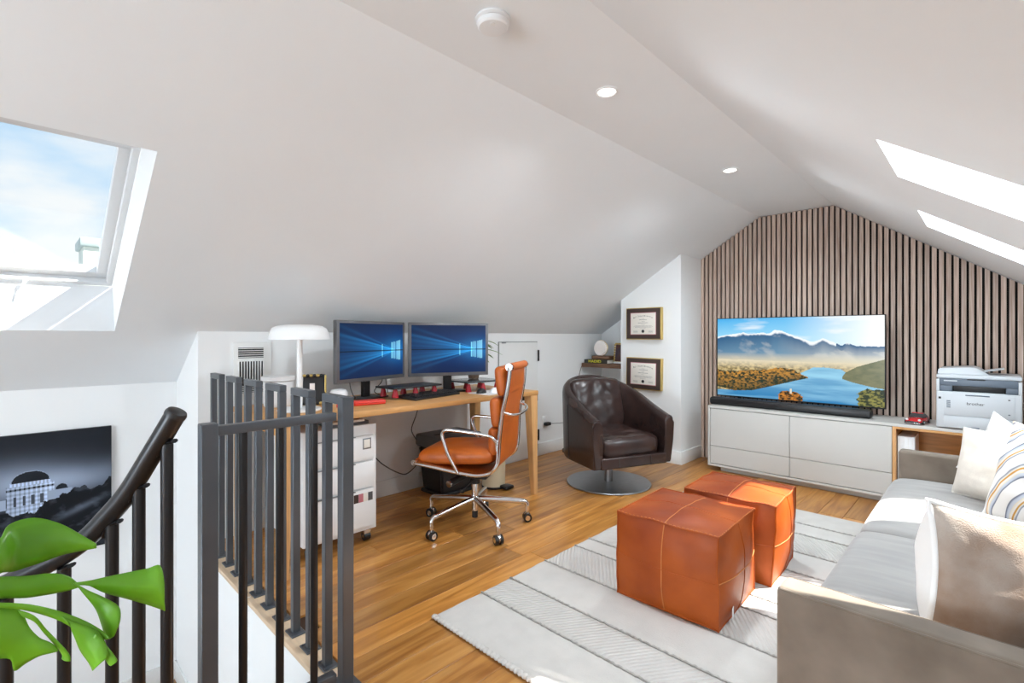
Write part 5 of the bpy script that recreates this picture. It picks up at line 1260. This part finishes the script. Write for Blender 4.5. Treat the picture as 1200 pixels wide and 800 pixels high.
# ------------------------------------------------------------------ monstera in the near left corner
LEAF = {
    'A': [((-0.7475, -0.0314, 1.0274), (-0.7475, -0.0314, 0.9839)), ((-0.7515, -0.0074, 1.0339), (-0.7515, -0.0074, 0.9977)), ((-0.771, 0.0015, 1.0434), (-0.767, 0.0054, 0.9917)), ((-0.7745, 0.0191, 1.0444), (-0.769, 0.0245, 0.9933)), ((-0.7674, 0.04, 1.0338), (-0.766, 0.0414, 0.9975)), ((-0.7564, 0.0577, 1.019), (-0.7578, 0.0563, 1.0002)), ((-0.7502, 0.0708, 1.007), (-0.7502, 0.0708, 1.002))],
    'B': [((-0.7475, -0.0314, 1.0013), (-0.7475, -0.0314, 0.9735)), ((-0.7515, -0.0074, 0.995), (-0.7515, -0.0074, 0.9715)), ((-0.7532, 0.0119, 0.9885), (-0.7532, 0.0119, 0.9644)), ((-0.7538, 0.0323, 0.9841), (-0.7552, 0.031, 0.9602)), ((-0.7536, 0.0465, 0.9763), (-0.7536, 0.0465, 0.9598)), ((-0.7519, 0.0552, 0.965), (-0.7519, 0.0552, 0.9611))],
    'C': [((-0.7508, 0.0492, 0.9685), (-0.7494, 0.0506, 0.9656)), ((-0.7529, 0.0612, 0.9655), (-0.75, 0.064, 0.9605)), ((-0.7481, 0.0799, 0.9655), (-0.7502, 0.0778, 0.9464)), ((-0.7426, 0.0992, 0.9658), (-0.7426, 0.0992, 0.9329)), ((-0.7388, 0.1169, 0.9651), (-0.7388, 0.1169, 0.9203)), ((-0.7336, 0.1289, 0.967), (-0.7314, 0.1311, 0.9112)), ((-0.7323, 0.133, 0.9481), (-0.7315, 0.1338, 0.9101))],
    'D': [((-0.7494, 0.0506, 0.9695), (-0.7466, 0.0533, 0.9656)), ((-0.7435, 0.0634, 0.9572), (-0.7435, 0.0634, 0.9464)), ((-0.7359, 0.0778, 0.9447), (-0.7444, 0.0695, 0.9308)), ((-0.7259, 0.0875, 0.9348), (-0.7415, 0.0723, 0.9169)), ((-0.7245, 0.0889, 0.9189), (-0.7373, 0.0764, 0.903)), ((-0.7288, 0.0847, 0.9021), (-0.733, 0.0806, 0.8981))],
    'E': [((-0.7475, -0.0314, 0.9787), (-0.7475, -0.0314, 0.9717)), ((-0.7443, -0.0073, 0.9706), (-0.7443, -0.0073, 0.9652)), ((-0.7429, 0.015, 0.9606), (-0.7429, 0.015, 0.9532)), ((-0.7402, 0.0386, 0.9448), (-0.7388, 0.0399, 0.9334)), ((-0.7331, 0.0596, 0.9276), (-0.7344, 0.0582, 0.9112)), ((-0.7243, 0.0751, 0.9121), (-0.7271, 0.0724, 0.9043)), ((-0.7202, 0.0792, 0.9062), (-0.7216, 0.0778, 0.9043))],
    'F': [((-0.7402, 0.0386, 0.941), (-0.7334, 0.0452, 0.9334)), ((-0.7333, 0.0524, 0.9286), (-0.736, 0.0497, 0.9143)), ((-0.7262, 0.0663, 0.918), (-0.7386, 0.0542, 0.8929)), ((-0.7179, 0.0744, 0.9025), (-0.7317, 0.0609, 0.8794)), ((-0.7151, 0.0771, 0.8871), (-0.7282, 0.0643, 0.8707))],
    'F2': [((-0.7248, 0.0677, 0.9141), (-0.7275, 0.065, 0.9083)), ((-0.7204, 0.0762, 0.8987), (-0.7245, 0.0721, 0.8909)), ((-0.7146, 0.0846, 0.8819), (-0.7216, 0.0778, 0.876)), ((-0.7146, 0.0846, 0.878), (-0.7188, 0.0805, 0.8741))],
    'G': [((-0.7475, -0.0314, 0.97), (-0.7475, -0.0314, 0.9057)), ((-0.7434, -0.0135, 0.9679), (-0.7434, -0.0135, 0.9112)), ((-0.745, -0.0011, 0.9624), (-0.7438, 0.0002, 0.9063)), ((-0.7431, 0.0079, 0.9551), (-0.7483, 0.0027, 0.8903)), ((-0.7436, 0.0144, 0.9357), (-0.7462, 0.0118, 0.8961)), ((-0.7426, 0.0223, 0.9216), (-0.7426, 0.0223, 0.9011)), ((-0.7415, 0.0304, 0.9138), (-0.7401, 0.0317, 0.9016)), ((-0.7429, 0.036, 0.905), (-0.7415, 0.0373, 0.9003))],
    'H': [((-0.7457, 0.0053, 0.9578), (-0.7418, 0.0091, 0.9505)), ((-0.7396, 0.0182, 0.9486), (-0.7396, 0.0182, 0.9421)), ((-0.7435, 0.0284, 0.9269), (-0.7455, 0.0265, 0.9232)), ((-0.7415, 0.0373, 0.9107), (-0.7456, 0.0333, 0.9097)), ((-0.7401, 0.0457, 0.8942), (-0.7456, 0.0403, 0.8942)), ((-0.7388, 0.047, 0.8856), (-0.7456, 0.0403, 0.8884))],
}
t = thing('monstera_plant', 'bright green split-leaf plant close to the camera at lower left', 'potted plant', (-.86, -.24, 0))
o0 = Vector((-.86, -.24, 0))
b = NB(); add_lathe(b, [(0, .001), (.10, .001), (.112, .01), (.145, .27), (.150, .285), (.138, .285), (.130, .25), (0, .25)], n=40); obj('pot', b, M_term, t)
b = NB(); add_lathe(b, [(0, .252), (.129, .252), (.129, .262), (0, .27)], n=30); obj('soil', b, M_sub, t)
toC = Vector((0, 0, 1.25))
for k, secs in LEAF.items():
    b = NB(); rows = []; nn = 6; N_ = len(secs)
    for i, (p, q) in enumerate(secs):
        p, q = Vector(p), Vector(q); row = []
        wd = (p - q).length; axis = (Vector(secs[min(i + 1, N_ - 1)][0]) - Vector(secs[max(i - 1, 0)][0])).normalized()
        nrm = axis.cross((p - q).normalized()) if wd > 1e-5 else Vector((.7, -.7, 0))
        if nrm.dot(toC - p) < 0: nrm = -nrm
        for s_ in range(nn + 1):
            f = s_ / nn; c = p.lerp(q, f); h_ = math.sin(PI * f) * wd * .08 - abs(f - .4) * wd * .16
            row.append(c + nrm * h_ - o0)
        rows.append(row)
    # smooth along the lobe
    cols = [smooth_path([r_[s_] for r_ in rows], 4) for s_ in range(nn + 1)]
    vs = [[b.verts.new(p) for p in cc] for cc in cols]
    for a, c in zip(vs, vs[1:]):
        for i in range(len(a) - 1): b.faces.new((a[i], a[i + 1], c[i + 1], c[i]))
    lf = obj('leaf_lobe', b, M_leaf, t, auto=180); sd = lf.modifiers.new('thickness', 'SOLIDIFY'); sd.thickness = .0012; sd.offset = 0
for (p, mid) in (((-.735, -.02, 1.02), (-.80, -.16, .72)), ((-.745, -.035, .985), (-.84, -.2, .66)), ((-.735, -.03, .965), (-.82, -.15, .60))):
    b = NB(); add_tube(b, smooth_path([Vector(p) - o0, Vector(mid) - o0, Vector((-.86, -.24, .26)) - o0], 8), lambda q: .0035 + .003 * q, n=8); obj('stem', b, M_leafs, t)

# ------------------------------------------------------------------ outside: neighbouring chimney seen through the left skylight
t = thing('roof_chimney', 'pale rendered chimney with grey metal cap beyond the left skylight', 'chimney', (-9.6, 1.02, 0))
b = NB(); add_box(b, (0, .05, 1.19), (.66, .68, 2.7), .01); obj('stack', b, M_chim, t)
b = NB(); add_box(b, (0, .05, 2.60), (.74, .76, .13), .02); obj('cap', b, M_lead, t)
b = NB(); add_box(b, (.305, .06, 2.44), (.02, .36, .04), .005); obj('flashing', b, M_lead, t)
